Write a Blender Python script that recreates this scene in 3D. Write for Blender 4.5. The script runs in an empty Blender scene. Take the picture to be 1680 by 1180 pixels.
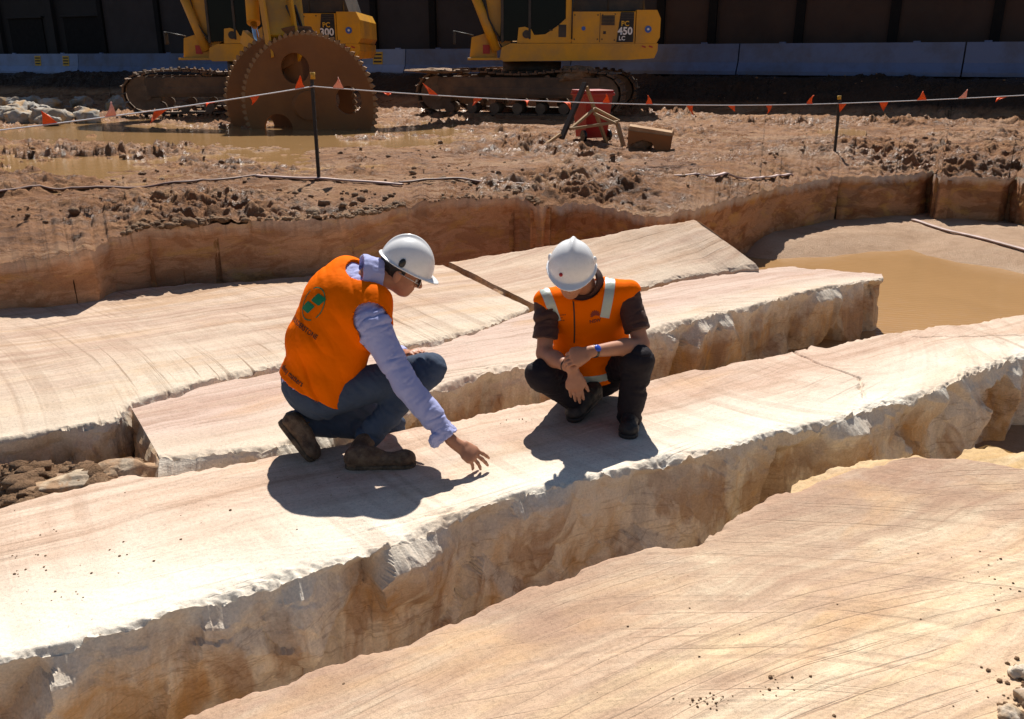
import bpy, bmesh, math, random
import numpy as np
from mathutils import Vector, Matrix
from mathutils.bvhtree import BVHTree

random.seed(7)
rng = np.random.default_rng(7)
scene = bpy.context.scene
C = scene.collection

# ------------------------------------------------------------------ camera, sky, sun, exposure
F_PX, CX, CY = 1432.0, 840.0, 590.0
CAM_Z = 1.45
PITCH = math.atan((590 - 95) / F_PX)
cam_d = bpy.data.cameras.new('camera'); cam = bpy.data.objects.new('camera', cam_d); C.objects.link(cam)
cam.location = (0, 0, CAM_Z); cam.rotation_euler = (math.radians(90) - PITCH, 0, 0)
cam_d.sensor_width = 36.0; cam_d.lens = 36.0 * F_PX / 1680.0; cam_d.clip_start = 0.05; cam_d.clip_end = 800
scene.camera = cam

SUN_AZ = math.radians(2.0)          # measured from +Y towards +X
SUN_EL = math.radians(51.0)
world = bpy.data.worlds.new('World'); scene.world = world; world.use_nodes = True
wn = world.node_tree.nodes; wl = world.node_tree.links
bg = wn.get('Background') or wn.new('ShaderNodeBackground')
sky = wn.new('ShaderNodeTexSky'); sky.sky_type = 'NISHITA'; sky.sun_disc = False
sky.sun_elevation = SUN_EL; sky.sun_rotation = SUN_AZ
sky.air_density = 1.0; sky.dust_density = 0.6; sky.ozone_density = 1.5
wl.new(sky.outputs[0], bg.inputs['Color']); bg.inputs['Strength'].default_value = 0.05
sun_d = bpy.data.lights.new('sun', 'SUN'); sun = bpy.data.objects.new('sun', sun_d); C.objects.link(sun)
sun_d.energy = 5.0; sun_d.angle = math.radians(0.53); sun_d.color = (1.0, 0.945, 0.865)
sdir = Vector((math.sin(SUN_AZ) * math.cos(SUN_EL), math.cos(SUN_AZ) * math.cos(SUN_EL), math.sin(SUN_EL)))
sun.rotation_euler = sdir.to_track_quat('Z', 'Y').to_euler(); sun.location = (0, 10, 20)
vs = scene.view_settings
vs.view_transform = 'Standard'; vs.look = 'None'; vs.exposure = 0.42; vs.gamma = 1.0; vs.use_curve_mapping = False

# ------------------------------------------------------------------ survey helpers: a sighting through the lens -> a point in the place
_cp, _sp = math.cos(PITCH), math.sin(PITCH)
def sight(u, v):
    a = (u - CX) / F_PX; b = (CY - v) / F_PX
    return np.array([a, _cp + b * _sp, -_sp + b * _cp])
def atz(u, v, z):
    r = sight(u, v); return np.array([0, 0, CAM_Z]) + r * ((z - CAM_Z) / r[2])
def aty(u, v, y):
    r = sight(u, v); return np.array([0, 0, CAM_Z]) + r * (y / r[1])
def unit(a):
    a = np.asarray(a, float); return a / max(np.linalg.norm(a), 1e-9)

# ------------------------------------------------------------------ numpy noise
_perm = np.random.default_rng(11).permutation(256).astype(np.int64)
_perm = np.concatenate([_perm, _perm, _perm])
_grad = np.random.default_rng(12).normal(size=(256, 3)); _grad /= np.linalg.norm(_grad, axis=1)[:, None]
def pnoise(P):
    P = np.asarray(P, float); I = np.floor(P).astype(np.int64); f = P - I; I &= 255
    w = f * f * f * (f * (f * 6 - 15) + 10)
    def g(dx, dy, dz):
        h = _perm[_perm[_perm[I[:, 0] + dx] + I[:, 1] + dy] + I[:, 2] + dz]
        G = _grad[h]
        return G[:, 0] * (f[:, 0] - dx) + G[:, 1] * (f[:, 1] - dy) + G[:, 2] * (f[:, 2] - dz)
    x = w[:, 0]; y = w[:, 1]; z = w[:, 2]
    a = g(0,0,0) * (1-x) + g(1,0,0) * x; b = g(0,1,0) * (1-x) + g(1,1,0) * x
    c = g(0,0,1) * (1-x) + g(1,0,1) * x; d = g(0,1,1) * (1-x) + g(1,1,1) * x
    return ((a * (1-y) + b * y) * (1-z) + (c * (1-y) + d * y) * z) * 1.6
def fbm(P, octv=4, gain=0.5):
    s = 0; a = 1.0; P = np.asarray(P, float) + 40.0
    for _ in range(octv):
        s = s + a * pnoise(P); P = P * 2.03 + 7.1; a *= gain
    return s
def ridged(P, octv=4):
    s = 0; a = 1.0; P = np.asarray(P, float) + 40.0
    for _ in range(octv):
        s = s + a * (1 - np.abs(pnoise(P)) * 1.8); P = P * 2.1 + 3.7; a *= 0.5
    return s
def n1(x, seed=0.0, octv=4):
    x = np.asarray(x, float); return fbm(np.stack([x, np.full_like(x, seed * 3.17 + .5), np.full_like(x, .31)], 1), octv)
def facets(U, V, scale, tilt, seed):
    """broken-rock facets: every cell of a jittered lattice is a small tilted plane"""
    r = np.random.default_rng(seed); N = 64
    jx = r.random((N, N)); jy = r.random((N, N)); tx = r.normal(size=(N, N)) * tilt; ty = r.normal(size=(N, N)) * tilt; of = r.normal(size=(N, N)) * tilt * .35
    x = U / scale + 32; y = V / scale + 32; ix = np.floor(x).astype(int); iy = np.floor(y).astype(int)
    best = np.full(x.shape, 1e9); out = np.zeros_like(x); sec = np.full(x.shape, 1e9); out2 = np.zeros_like(x)
    for dx in (-1, 0, 1):
        for dy in (-1, 0, 1):
            a = (ix + dx) % N; b = (iy + dy) % N
            px = ix + dx + jx[a, b]; py = iy + dy + jy[a, b]
            d = (x - px) ** 2 + (y - py) ** 2
            h = (of[a, b] + tx[a, b] * (x - px) + ty[a, b] * (y - py)) * scale
            m = d < best; m2 = (~m) & (d < sec)
            sec = np.where(m, best, np.where(m2, d, sec)); out2 = np.where(m, out, np.where(m2, h, out2))
            best = np.where(m, d, best); out = np.where(m, h, out)
    w = np.clip((np.sqrt(sec) - np.sqrt(best)) / .16, 0, 1) * .5 + .5
    return out * w + out2 * (1 - w)
def sstep(a, b, x):
    t = np.clip((x - a) / (b - a), 0, 1); return t * t * (3 - 2 * t)

# ------------------------------------------------------------------ object helpers
def tag(o, label=None, cat=None, group=None, kind=None):
    if label: o['label'] = label
    if cat: o['category'] = cat
    if group: o['group'] = group
    if kind: o['kind'] = kind
    return o
def link(name, me, mats=None, parent=None, smooth=False):
    o = bpy.data.objects.new(name, me); C.objects.link(o)
    for m in ([] if mats is None else mats if isinstance(mats, (list, tuple)) else [mats]): me.materials.append(m)
    if smooth: me.polygons.foreach_set('use_smooth', [True] * len(me.polygons))
    if parent: o.parent = parent
    return o
def mesh_np(name, V, Fq, mats=None, parent=None, smooth=True, mat_idx=None, attr=None):
    V = np.asarray(V, np.float32); Fq = np.asarray(Fq, np.int32)
    me = bpy.data.meshes.new(name); n = Fq.shape[1]
    me.vertices.add(len(V)); me.vertices.foreach_set('co', V.ravel())
    me.loops.add(Fq.size); me.loops.foreach_set('vertex_index', Fq.ravel())
    me.polygons.add(len(Fq)); me.polygons.foreach_set('loop_start', np.arange(0, Fq.size, n, dtype=np.int32))
    if mat_idx is not None: me.polygons.foreach_set('material_index', np.asarray(mat_idx, np.int32))
    for k, a in (attr or {}).items():
        at = me.attributes.new(k, 'FLOAT', 'POINT'); at.data.foreach_set('value', np.asarray(a, np.float32))
    me.update(calc_edges=True); me.validate()
    return link(name, me, mats, parent, smooth)
def grid_faces(r, c):
    i = np.arange(r * c).reshape(r, c)
    return np.stack([i[:-1, :-1], i[:-1, 1:], i[1:, 1:], i[1:, :-1]], -1).reshape(-1, 4)
def bm_obj(name, bm, mat, parent=None, smooth=False, bevel=0.0):
    me = bpy.data.meshes.new(name)
    if bevel: bmesh.ops.bevel(bm, geom=[e for e in bm.edges if len(e.link_faces) == 2 and e.calc_face_angle(0) > .5], offset=bevel, segments=2, affect='EDGES', profile=.6)
    bmesh.ops.recalc_face_normals(bm, faces=bm.faces)
    bm.to_mesh(me); bm.free()
    return link(name, me, mat, parent, smooth)
def empty(name, loc, rz=0.0):
    o = bpy.data.objects.new(name, None); C.objects.link(o); o.location = loc; o.rotation_euler = (0, 0, rz); o.empty_display_size = .2
    return o
def add_box(bm, size, loc, rot=None):
    M = Matrix.Translation(Vector(loc)) @ (rot.to_4x4() if rot is not None else Matrix()) @ Matrix.Diagonal((*size, 1))
    return bmesh.ops.create_cube(bm, size=1.0, matrix=M)['verts']
def box(name, size, loc, mat, parent=None, rot=None, bevel=.012):
    bm = bmesh.new(); add_box(bm, size, loc, rot); return bm_obj(name, bm, mat, parent, bevel=bevel)
def prism(name, pts, y0, y1, mat, parent=None, bevel=.012):
    """profile in x,z pulled from y0 to y1"""
    bm = bmesh.new(); a = [bm.verts.new((x, y0, z)) for x, z in pts]; b = [bm.verts.new((x, y1, z)) for x, z in pts]
    n = len(pts); bm.faces.new(a); bm.faces.new(b[::-1])
    for i in range(n): bm.faces.new((a[i], b[i], b[(i+1) % n], a[(i+1) % n]))
    return bm_obj(name, bm, mat, parent, bevel=bevel)
def add_tube(bm, p0, p1, r0, r1=None, seg=12):
    p0 = Vector(p0); p1 = Vector(p1); d = p1 - p0
    M = Matrix.Translation((p0 + p1) / 2) @ d.to_track_quat('Z', 'Y').to_matrix().to_4x4()
    return bmesh.ops.create_cone(bm, cap_ends=True, segments=seg, radius1=r0, radius2=r0 if r1 is None else r1, depth=d.length, matrix=M)['verts']
def tube(name, p0, p1, r, mat, parent=None, r1=None, seg=12, smooth=True):
    bm = bmesh.new(); add_tube(bm, p0, p1, r, r1, seg); o = bm_obj(name, bm, mat, parent)
    if smooth:
        for p in o.data.polygons: p.use_smooth = len(p.vertices) == 4
    return o
def bar(name, p0, p1, w, h, mat, parent=None, bevel=.004):
    """rectangular bar between two points"""
    p0 = Vector(p0); p1 = Vector(p1); d = p1 - p0
    bm = bmesh.new(); add_box(bm, (w, h, d.length), (p0 + p1) / 2, d.to_track_quat('Z', 'Y').to_matrix())
    return bm_obj(name, bm, mat, parent, bevel=bevel)
def path_strip(name, pts, w, th, mat, parent=None):
    P = np.asarray(pts, float); n = len(P); T = np.gradient(P, axis=0); T /= np.linalg.norm(T, axis=1)[:, None]
    S = np.cross(T, [0, 0, 1.0]); S /= np.linalg.norm(S, axis=1)[:, None]; up = np.array([0, 0, th])
    w = np.broadcast_to(np.asarray(w, float), (n,))[:, None]
    rows = [P - S * w / 2, P - S * w / 2 + up, P + S * w / 2 + up, P + S * w / 2, P - S * w / 2]
    V = np.stack(rows, 0).reshape(-1, 3); return mesh_np(name, V, grid_faces(5, n), mat, parent, smooth=False)
def pipe(name, pts, r, mat, parent=None, seg=8):
    P = np.asarray(pts, float); n = len(P); T = np.gradient(P, axis=0); T /= np.linalg.norm(T, axis=1)[:, None]
    S = np.cross(T, [0.11, .07, 1.0]); S /= np.linalg.norm(S, axis=1)[:, None]; U = np.cross(S, T)
    r = np.broadcast_to(np.asarray(r, float), (n,))[:, None]
    rows = [P + (S * math.cos(a) + U * math.sin(a)) * r for a in np.linspace(0, 2 * math.pi, seg + 1)]
    return mesh_np(name, np.stack(rows, 0).reshape(-1, 3), grid_faces(seg + 1, n), mat, parent)

# ------------------------------------------------------------------ materials
class NT:
    def __init__(s, name):
        s.m = bpy.data.materials.new(name); s.m.use_nodes = True; s.t = s.m.node_tree; s.n = s.t.nodes; s.l = s.t.links
        s.b = s.n['Principled BSDF']; s.geo = None
    def new(s, ty, **kw):
        x = s.n.new(ty)
        for k, v in kw.items(): setattr(x, k, v)
        return x
    def set(s, sock, v):
        if isinstance(v, bpy.types.NodeSocket): s.l.new(v, sock)
        else: sock.default_value = v
    def pos(s, obj=False):
        if obj:
            return s.new('ShaderNodeTexCoord').outputs['Object']
        return s.new('ShaderNodeNewGeometry').outputs['Position']
    def map(s, vec, rot=(0, 0, 0), scale=(1, 1, 1), loc=(0, 0, 0)):
        m = s.new('ShaderNodeMapping'); s.set(m.inputs['Vector'], vec)
        m.inputs['Rotation'].default_value = rot; m.inputs['Scale'].default_value = scale; m.inputs['Location'].default_value = loc
        return m.outputs[0]
    def noise(s, vec, scale, detail=4, rough=.55, dist=0.0, col=False):
        x = s.new('ShaderNodeTexNoise'); s.set(x.inputs['Vector'], vec); x.inputs['Scale'].default_value = scale
        x.inputs['Detail'].default_value = detail; x.inputs['Roughness'].default_value = rough; x.inputs['Distortion'].default_value = dist
        return x.outputs['Color' if col else 'Fac']
    def voro(s, vec, scale, feat='F1'):
        x = s.new('ShaderNodeTexVoronoi', feature=feat); s.set(x.inputs['Vector'], vec); x.inputs['Scale'].default_value = scale
        return x.outputs['Distance']
    def ramp(s, fac, stops, interp='LINEAR'):
        x = s.new('ShaderNodeValToRGB'); s.set(x.inputs[0], fac); r = x.color_ramp; r.interpolation = interp
        while len(r.elements) < len(stops): r.elements.new(.5)
        for e, (p, c) in zip(r.elements, stops):
            e.position = p; e.color = (*c, 1) if isinstance(c, (tuple, list)) else (c, c, c, 1)
        return x.outputs[0]
    def mix(s, a, b, fac, mode='MIX'):
        x = s.new('ShaderNodeMix', data_type='RGBA', blend_type=mode)
        s.set(x.inputs[0], fac)
        for k, v in ((6, a), (7, b)): s.set(x.inputs[k], (*v, 1) if isinstance(v, (tuple, list)) else v)
        return x.outputs[2]
    def math(s, op, a, b=0.0, clamp=False):
        x = s.new('ShaderNodeMath', operation=op, use_clamp=clamp); s.set(x.inputs[0], a); s.set(x.inputs[1], b); return x.outputs[0]
    def attr(s, name):
        return s.new('ShaderNodeAttribute', attribute_name=name).outputs['Fac']
    def bump(s, h, strength=.3, dist=.01, base=None):
        x = s.new('ShaderNodeBump'); s.set(x.inputs['Height'], h); x.inputs['Strength'].default_value = strength; x.inputs['Distance'].default_value = dist
        if base is not None: s.l.new(base, x.inputs['Normal'])
        s.l.new(x.outputs[0], s.b.inputs['Normal']); return x.outputs[0]
    def col(s, c): s.set(s.b.inputs['Base Color'], (*c, 1) if isinstance(c, (tuple, list)) else c)
    def rough(s, r): s.set(s.b.inputs['Roughness'], r)
    def spec(s, v): s.b.inputs['Specular IOR Level'].default_value = v

def plain(name, col, rough=.5, var=.15, scale=12.0, metal=0.0, dirt=None, dirt_amt=.5, bump=0.0, bscale=60.0, spec=.5, obj=False):
    t = NT(name); p = t.pos(obj)
    n = t.noise(p, scale, 5, .6)
    c = t.mix(tuple(x * (1 - var) for x in col), tuple(min(1, x * (1 + var)) for x in col), n)
    if dirt is not None:
        d = t.ramp(t.noise(p, scale * .45, 6, .65), [(.42, 0.0), (.62, dirt_amt)])
        c = t.mix(c, dirt, d)
    t.col(c); t.set(t.b.inputs['Roughness'], t.ramp(n, [(.3, max(0, rough - .08)), (.7, min(1, rough + .08))])); t.b.inputs['Metallic'].default_value = metal; t.spec(spec)
    if bump: t.bump(t.noise(p, bscale, 4, .6), bump, .01)
    return t.m

m_black = plain('black_plastic', (.012, .012, .013), .3, .2, 30)
def w2d(t, p):
    m = t.new('ShaderNodeVectorMath', operation='MULTIPLY'); t.set(m.inputs[0], p); m.inputs[1].default_value = (1, 1, 0); return m.outputs[0]
TH = math.radians(31)      # run of the sawn strips
def stone_top(name, seed, bands, pale=(.80, .70, .55), estops=((.52, 0.0), (1.0, .8)), scr=None, th=TH, sc=1.0, ochre=.5, white=.22, val=.92, streak=1.0, sweep=()):
    t = NT(name); p = t.pos()
    q = t.map(p, rot=(0, 0, -th), loc=(seed * 3.1, seed * 1.7, seed))
    warp = t.noise(q, 1.1, 3, .5, col=True)
    vm = t.new('ShaderNodeVectorMath', operation='MULTIPLY_ADD'); t.set(vm.inputs[0], warp); vm.inputs[1].default_value = (.5, .22, .2); t.set(vm.inputs[2], q); w = vm.outputs[0]
    b1 = t.noise(t.map(w, scale=(.22 * sc, 2.1 * sc, 1.0)), 1.0, 5, .62, .5)
    c = t.ramp(b1, bands)
    b2 = t.noise(t.map(w, scale=(.5, 15, 1)), 1.0, 5, .65, .25)
    c = t.mix(c, (.33, .20, .13), t.ramp(b2, [(.50, 0.0), (.68, .40 * streak)]))
    b3 = t.noise(t.map(w, scale=(1.2, 42, 1), loc=(3, 1, 0)), 1.0, 3, .6, .2)
    c = t.mix(c, (.40, .27, .19), t.ramp(b3, [(.50, 0.0), (.70, .28 * streak)]))
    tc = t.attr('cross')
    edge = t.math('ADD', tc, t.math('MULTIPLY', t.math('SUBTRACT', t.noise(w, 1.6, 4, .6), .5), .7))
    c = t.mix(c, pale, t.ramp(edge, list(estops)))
    blot = t.noise(p, 3.3, 6, .68)
    c = t.mix(c, (.83, .77, .66), t.ramp(blot, [(.52, 0.0), (.8, white)]))
    oc = t.noise(t.map(w, scale=(.6, 1.6, 1), loc=(9, 4, 0)), 1.3, 4, .6, .6)
    c = t.mix(c, (.60, .37, .19), t.ramp(oc, [(.56, 0.0), (.74, ochre)]))
    h = t.math('MULTIPLY', b3, .5)
    # sweeping saw scratches: thin rings round a far centre, broken up
    for k, (cx, cy, freq, amt, rmax) in enumerate(scr or []):
        dv = t.new('ShaderNodeVectorMath', operation='SUBTRACT'); t.set(dv.inputs[0], p); dv.inputs[1].default_value = (cx, cy, 0)
        sx = t.new('ShaderNodeSeparateXYZ'); t.l.new(dv.outputs[0], sx.inputs[0])
        r = t.math('SQRT', t.math('ADD', t.math('MULTIPLY', sx.outputs[0], sx.outputs[0]), t.math('MULTIPLY', sx.outputs[1], sx.outputs[1])))
        an = t.math('ARCTAN2', sx.outputs[1], sx.outputs[0])
        cb = t.new('ShaderNodeCombineXYZ'); t.set(cb.inputs[0], t.math('MULTIPLY', r, freq)); t.set(cb.inputs[1], t.math('MULTIPLY', t.math('MULTIPLY', an, r), .55)); cb.inputs[2].default_value = seed + k * 5
        s = t.noise(cb.outputs[0], 1.0, 2, .5, .0)
        msk = t.ramp(t.noise(t.map(p, loc=(k * 7 + seed, 2, 1)), .9, 3, .6), [(.42, 0.0), (.6, 1.0)])
        sc_ = t.math('MULTIPLY', t.ramp(s, [(.60, 0.0), (.68, 1.0)]), msk)
        if rmax: sc_ = t.math('MULTIPLY', sc_, t.ramp(t.math('DIVIDE', r, rmax), [(.75, 1.0), (1.0, 0.0)]))
        c = t.mix(c, (.30, .20, .13), t.math('MULTIPLY', sc_, amt))
        h = t.math('SUBTRACT', h, t.math('MULTIPLY', sc_, .6))
    for k, (cx, cy, freq, amt) in enumerate(sweep):      # broad shallow arcs left by the turning saw
        dv = t.new('ShaderNodeVectorMath', operation='SUBTRACT'); t.set(dv.inputs[0], w2d(t, p)); dv.inputs[1].default_value = (cx, cy, 0)
        ln = t.new('ShaderNodeVectorMath', operation='LENGTH'); t.l.new(dv.outputs[0], ln.inputs[0])
        s1 = t.new('ShaderNodeTexNoise', noise_dimensions='1D'); t.set(s1.inputs['W'], t.math('ADD', ln.outputs['Value'], seed + k * 3.0)); s1.inputs['Scale'].default_value = freq; s1.inputs['Detail'].default_value = 3; s1.inputs['Roughness'].default_value = .65
        mk = t.ramp(t.noise(t.map(p, loc=(k * 5 + seed, 8, 3)), .7, 3, .6), [(.38, 0.0), (.58, 1.0)])
        aa = t.math('MULTIPLY', t.ramp(s1.outputs['Fac'], [(.46, 0.0), (.62, 1.0)]), mk)
        c = t.mix(c, (.38, .25, .17), t.math('MULTIPLY', aa, amt)); h = t.math('SUBTRACT', h, t.math('MULTIPLY', aa, .5))
    sp = t.voro(p, 26)
    spm = t.math('MULTIPLY', t.ramp(sp, [(.07, 1.0), (.12, 0.0)]), t.ramp(t.noise(p, 2.2, 3), [(.60, 0.0), (.66, 1.0)]))
    c = t.mix(c, (.22, .13, .07), t.math('MULTIPLY', spm, .8))
    gr = t.noise(p, 240, 3, .7); g2 = t.noise(p, 60, 5, .75)
    c = t.mix(c, t.ramp(gr, [(.3, .55), (.7, 1.25)]), .36, 'MULTIPLY'); c = t.mix(c, t.ramp(g2, [(.34, .62), (.5, 1.0), (.7, 1.12)]), .5, 'MULTIPLY')
    hs = t.new('ShaderNodeHueSaturation'); hs.inputs['Saturation'].default_value = 1.0; hs.inputs['Value'].default_value = val; t.set(hs.inputs['Color'], c); c = hs.outputs[0]
    t.col(c); t.rough(.92); t.spec(.15)
    h = t.math('ADD', h, t.math('MULTIPLY', gr, .35)); h = t.math('ADD', h, t.math('MULTIPLY', t.noise(p, 38, 5, .65), .8))
    t.bump(h, .55, .008)
    return t.m
def stone_wall(name, seed, base=(.68, .52, .37), light=(.87, .77, .63), stain=(.36, .19, .09), grey=(.64, .56, .47), stain_amt=.6, fine=1.0, top_pale=.8, bed=.45):
    t = NT(name); p = t.map(t.pos(), loc=(seed * 2.3, seed, seed * 1.1))
    st = t.map(p, rot=(0, 0, -TH), scale=(1.2, 1.2, bed))
    c = t.ramp(t.noise(st, 1.7, 6, .62, 1.0), [(.36, base), (.47, light), (.58, grey), (.66, light)])
    c = t.mix(c, stain, t.ramp(t.noise(t.map(st, loc=(5, 3, 2)), 1.35, 5, .62, 1.1), [(.49, 0.0), (.545, stain_amt)]))
    c = t.mix(c, (.60, .33, .10), t.ramp(t.noise(t.map(st, loc=(1, 8, 6)), 1.9, 5, .62, .7), [(.53, 0.0), (.64, .62)]))
    # thin iron-stained veins running through the bedding
    vn = t.noise(t.map(p, rot=(.5, .2, -TH), scale=(.7, .7, 5)), 1.4, 4, .6, 1.2)
    c = t.mix(c, (.22, .11, .05), t.ramp(t.math('ABSOLUTE', t.math('SUBTRACT', vn, .5)), [(0.0, .4), (.016, 0.0)]))
    tc = t.attr('cross')
    c = t.mix(c, (.80, .73, .62), t.math('MULTIPLY', t.ramp(t.math('ADD', tc, t.math('MULTIPLY', t.math('SUBTRACT', t.noise(p, 6, 5, .7), .5), .9)), [(.45, 0.0), (.95, top_pale)]), 1.0))
    gr = t.noise(p, 90, 5, .7)
    c = t.mix(c, t.ramp(gr, [(.3, .6), (.7, 1.2)]), .55, 'MULTIPLY')
    t.col(c); t.rough(.95); t.spec(.15)
    t.bump(t.math('ADD', t.math('MULTIPLY', t.noise(p, 22, 6, .7), 1.5 * fine), gr), .5, .010)
    return t.m

def text_bm(body, size, bold=0.0, sub=True, spacing=1.0):
    cu = bpy.data.curves.new('lettering', 'FONT'); cu.body = body; cu.size = size; cu.align_x = 'CENTER'; cu.align_y = 'CENTER'; cu.offset = bold; cu.resolution_u = 3; cu.space_character = spacing
    ob = bpy.data.objects.new('lettering', cu); C.objects.link(ob); dg = bpy.context.evaluated_depsgraph_get(); me = bpy.data.meshes.new_from_object(ob.evaluated_get(dg))
    bm = bmesh.new(); bm.from_mesh(me); bpy.data.objects.remove(ob); bpy.data.curves.remove(cu); bpy.data.meshes.remove(me)
    if sub:
        bmesh.ops.triangulate(bm, faces=bm.faces)
        bmesh.ops.subdivide_edges(bm, edges=[e for e in bm.edges if e.calc_length() > .012], cuts=1, use_grid_fill=False); bmesh.ops.triangulate(bm, faces=bm.faces)
    return bm
def cloth(name, col, rough=.85, scale=420.0, amt=.25, var=.12, sheen=.0, dirt=None, spec=.2):
    t = NT(name); p = t.pos(); c = t.mix(tuple(x * (1 - var) for x in col), tuple(min(1, x * (1 + var)) for x in col), t.noise(p, 9, 5, .65))
    if dirt: c = t.mix(c, dirt, t.ramp(t.noise(p, 14, 5, .7), [(.5, 0.0), (.7, .6)]))
    t.col(c); t.rough(rough); t.spec(spec); t.b.inputs['Sheen Weight'].default_value = sheen
    t.bump(t.math('ADD', t.noise(p, scale, 2, .5), t.math('MULTIPLY', t.noise(p, 45, 4, .6), 2.0)), amt, .004)
    return t.m
# ------------------------------------------------------------------ stone: sawn strips of the pit floor
CREAM=(.72,.57,.43); PINK=(.62,.45,.35); TAN=(.58,.40,.27); BROWN=(.40,.25,.17); WHITE=(.80,.70,.58)
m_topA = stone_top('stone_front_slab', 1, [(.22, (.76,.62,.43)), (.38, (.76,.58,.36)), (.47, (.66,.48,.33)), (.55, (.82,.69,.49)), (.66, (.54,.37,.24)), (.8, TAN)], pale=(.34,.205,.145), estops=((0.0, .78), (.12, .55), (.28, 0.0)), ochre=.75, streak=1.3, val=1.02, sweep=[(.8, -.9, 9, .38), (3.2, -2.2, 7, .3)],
                   scr=[(.8, -.9, 60, .5, 0), (3.2, -2.2, 70, .45, 0)])
m_topB = stone_top('stone_middle_slab', 2.2, [(.25, (.48,.31,.21)), (.40, (.60,.43,.33)), (.5, (.70,.54,.42)), (.6, (.60,.43,.32)), (.75, CREAM)], pale=(.84,.77,.65), estops=((.36, 0.0), (.88, .95)), val=1.0, scr=[(2.25, 5.75, 14, .7, 1.7), (-9, 17, 50, .35, 0)], streak=1.3, sweep=[(2.25, 5.9, 7, .35), (-1.5, 7.5, 6, .22)])
m_topC = stone_top('stone_behind_slab', 3.5, [(.25, (.46,.29,.21)), (.42, (.58,.42,.34)), (.52, (.68,.52,.43)), (.62, (.56,.39,.31)), (.75, CREAM)], pale=(.78,.67,.52), estops=((.5, 0.0), (1.0, .75)), scr=[(4, -4, 50, .5, 0)], streak=1.4)
m_topD = stone_top('stone_back_slab', 4.6, [(.25, (.44,.28,.17)), (.4, (.56,.38,.25)), (.5, (.66,.50,.38)), (.6, (.53,.37,.28)), (.72, (.70,.56,.43))], pale=(.76,.67,.53), estops=((.55, 0.0), (1.0, .7)), scr=[(-9.2, .6, 40, .8, 0), (9, -6, 60, .4, 0)], streak=1.4, sweep=[(-9.2, .6, 8, .35)])
m_wallB = stone_wall('broken_face_middle', 1.3)
m_wallC = stone_wall('broken_face_behind', 2.9, base=(.38,.25,.15), light=(.58,.45,.31), grey=(.36,.29,.22))
m_wallD = stone_wall('broken_face_back', 4.4, base=(.36,.26,.16), light=(.5,.4,.28))
m_wallE = stone_wall('sawn_trench_face', 6.2, base=(.40,.175,.075), light=(.54,.28,.14), stain=(.20,.075,.028), grey=(.46,.235,.12), stain_amt=.5, fine=.7, top_pale=.5, bed=2.6)  # top_pale paints the trench lip's sunlit rim into the colour

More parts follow.
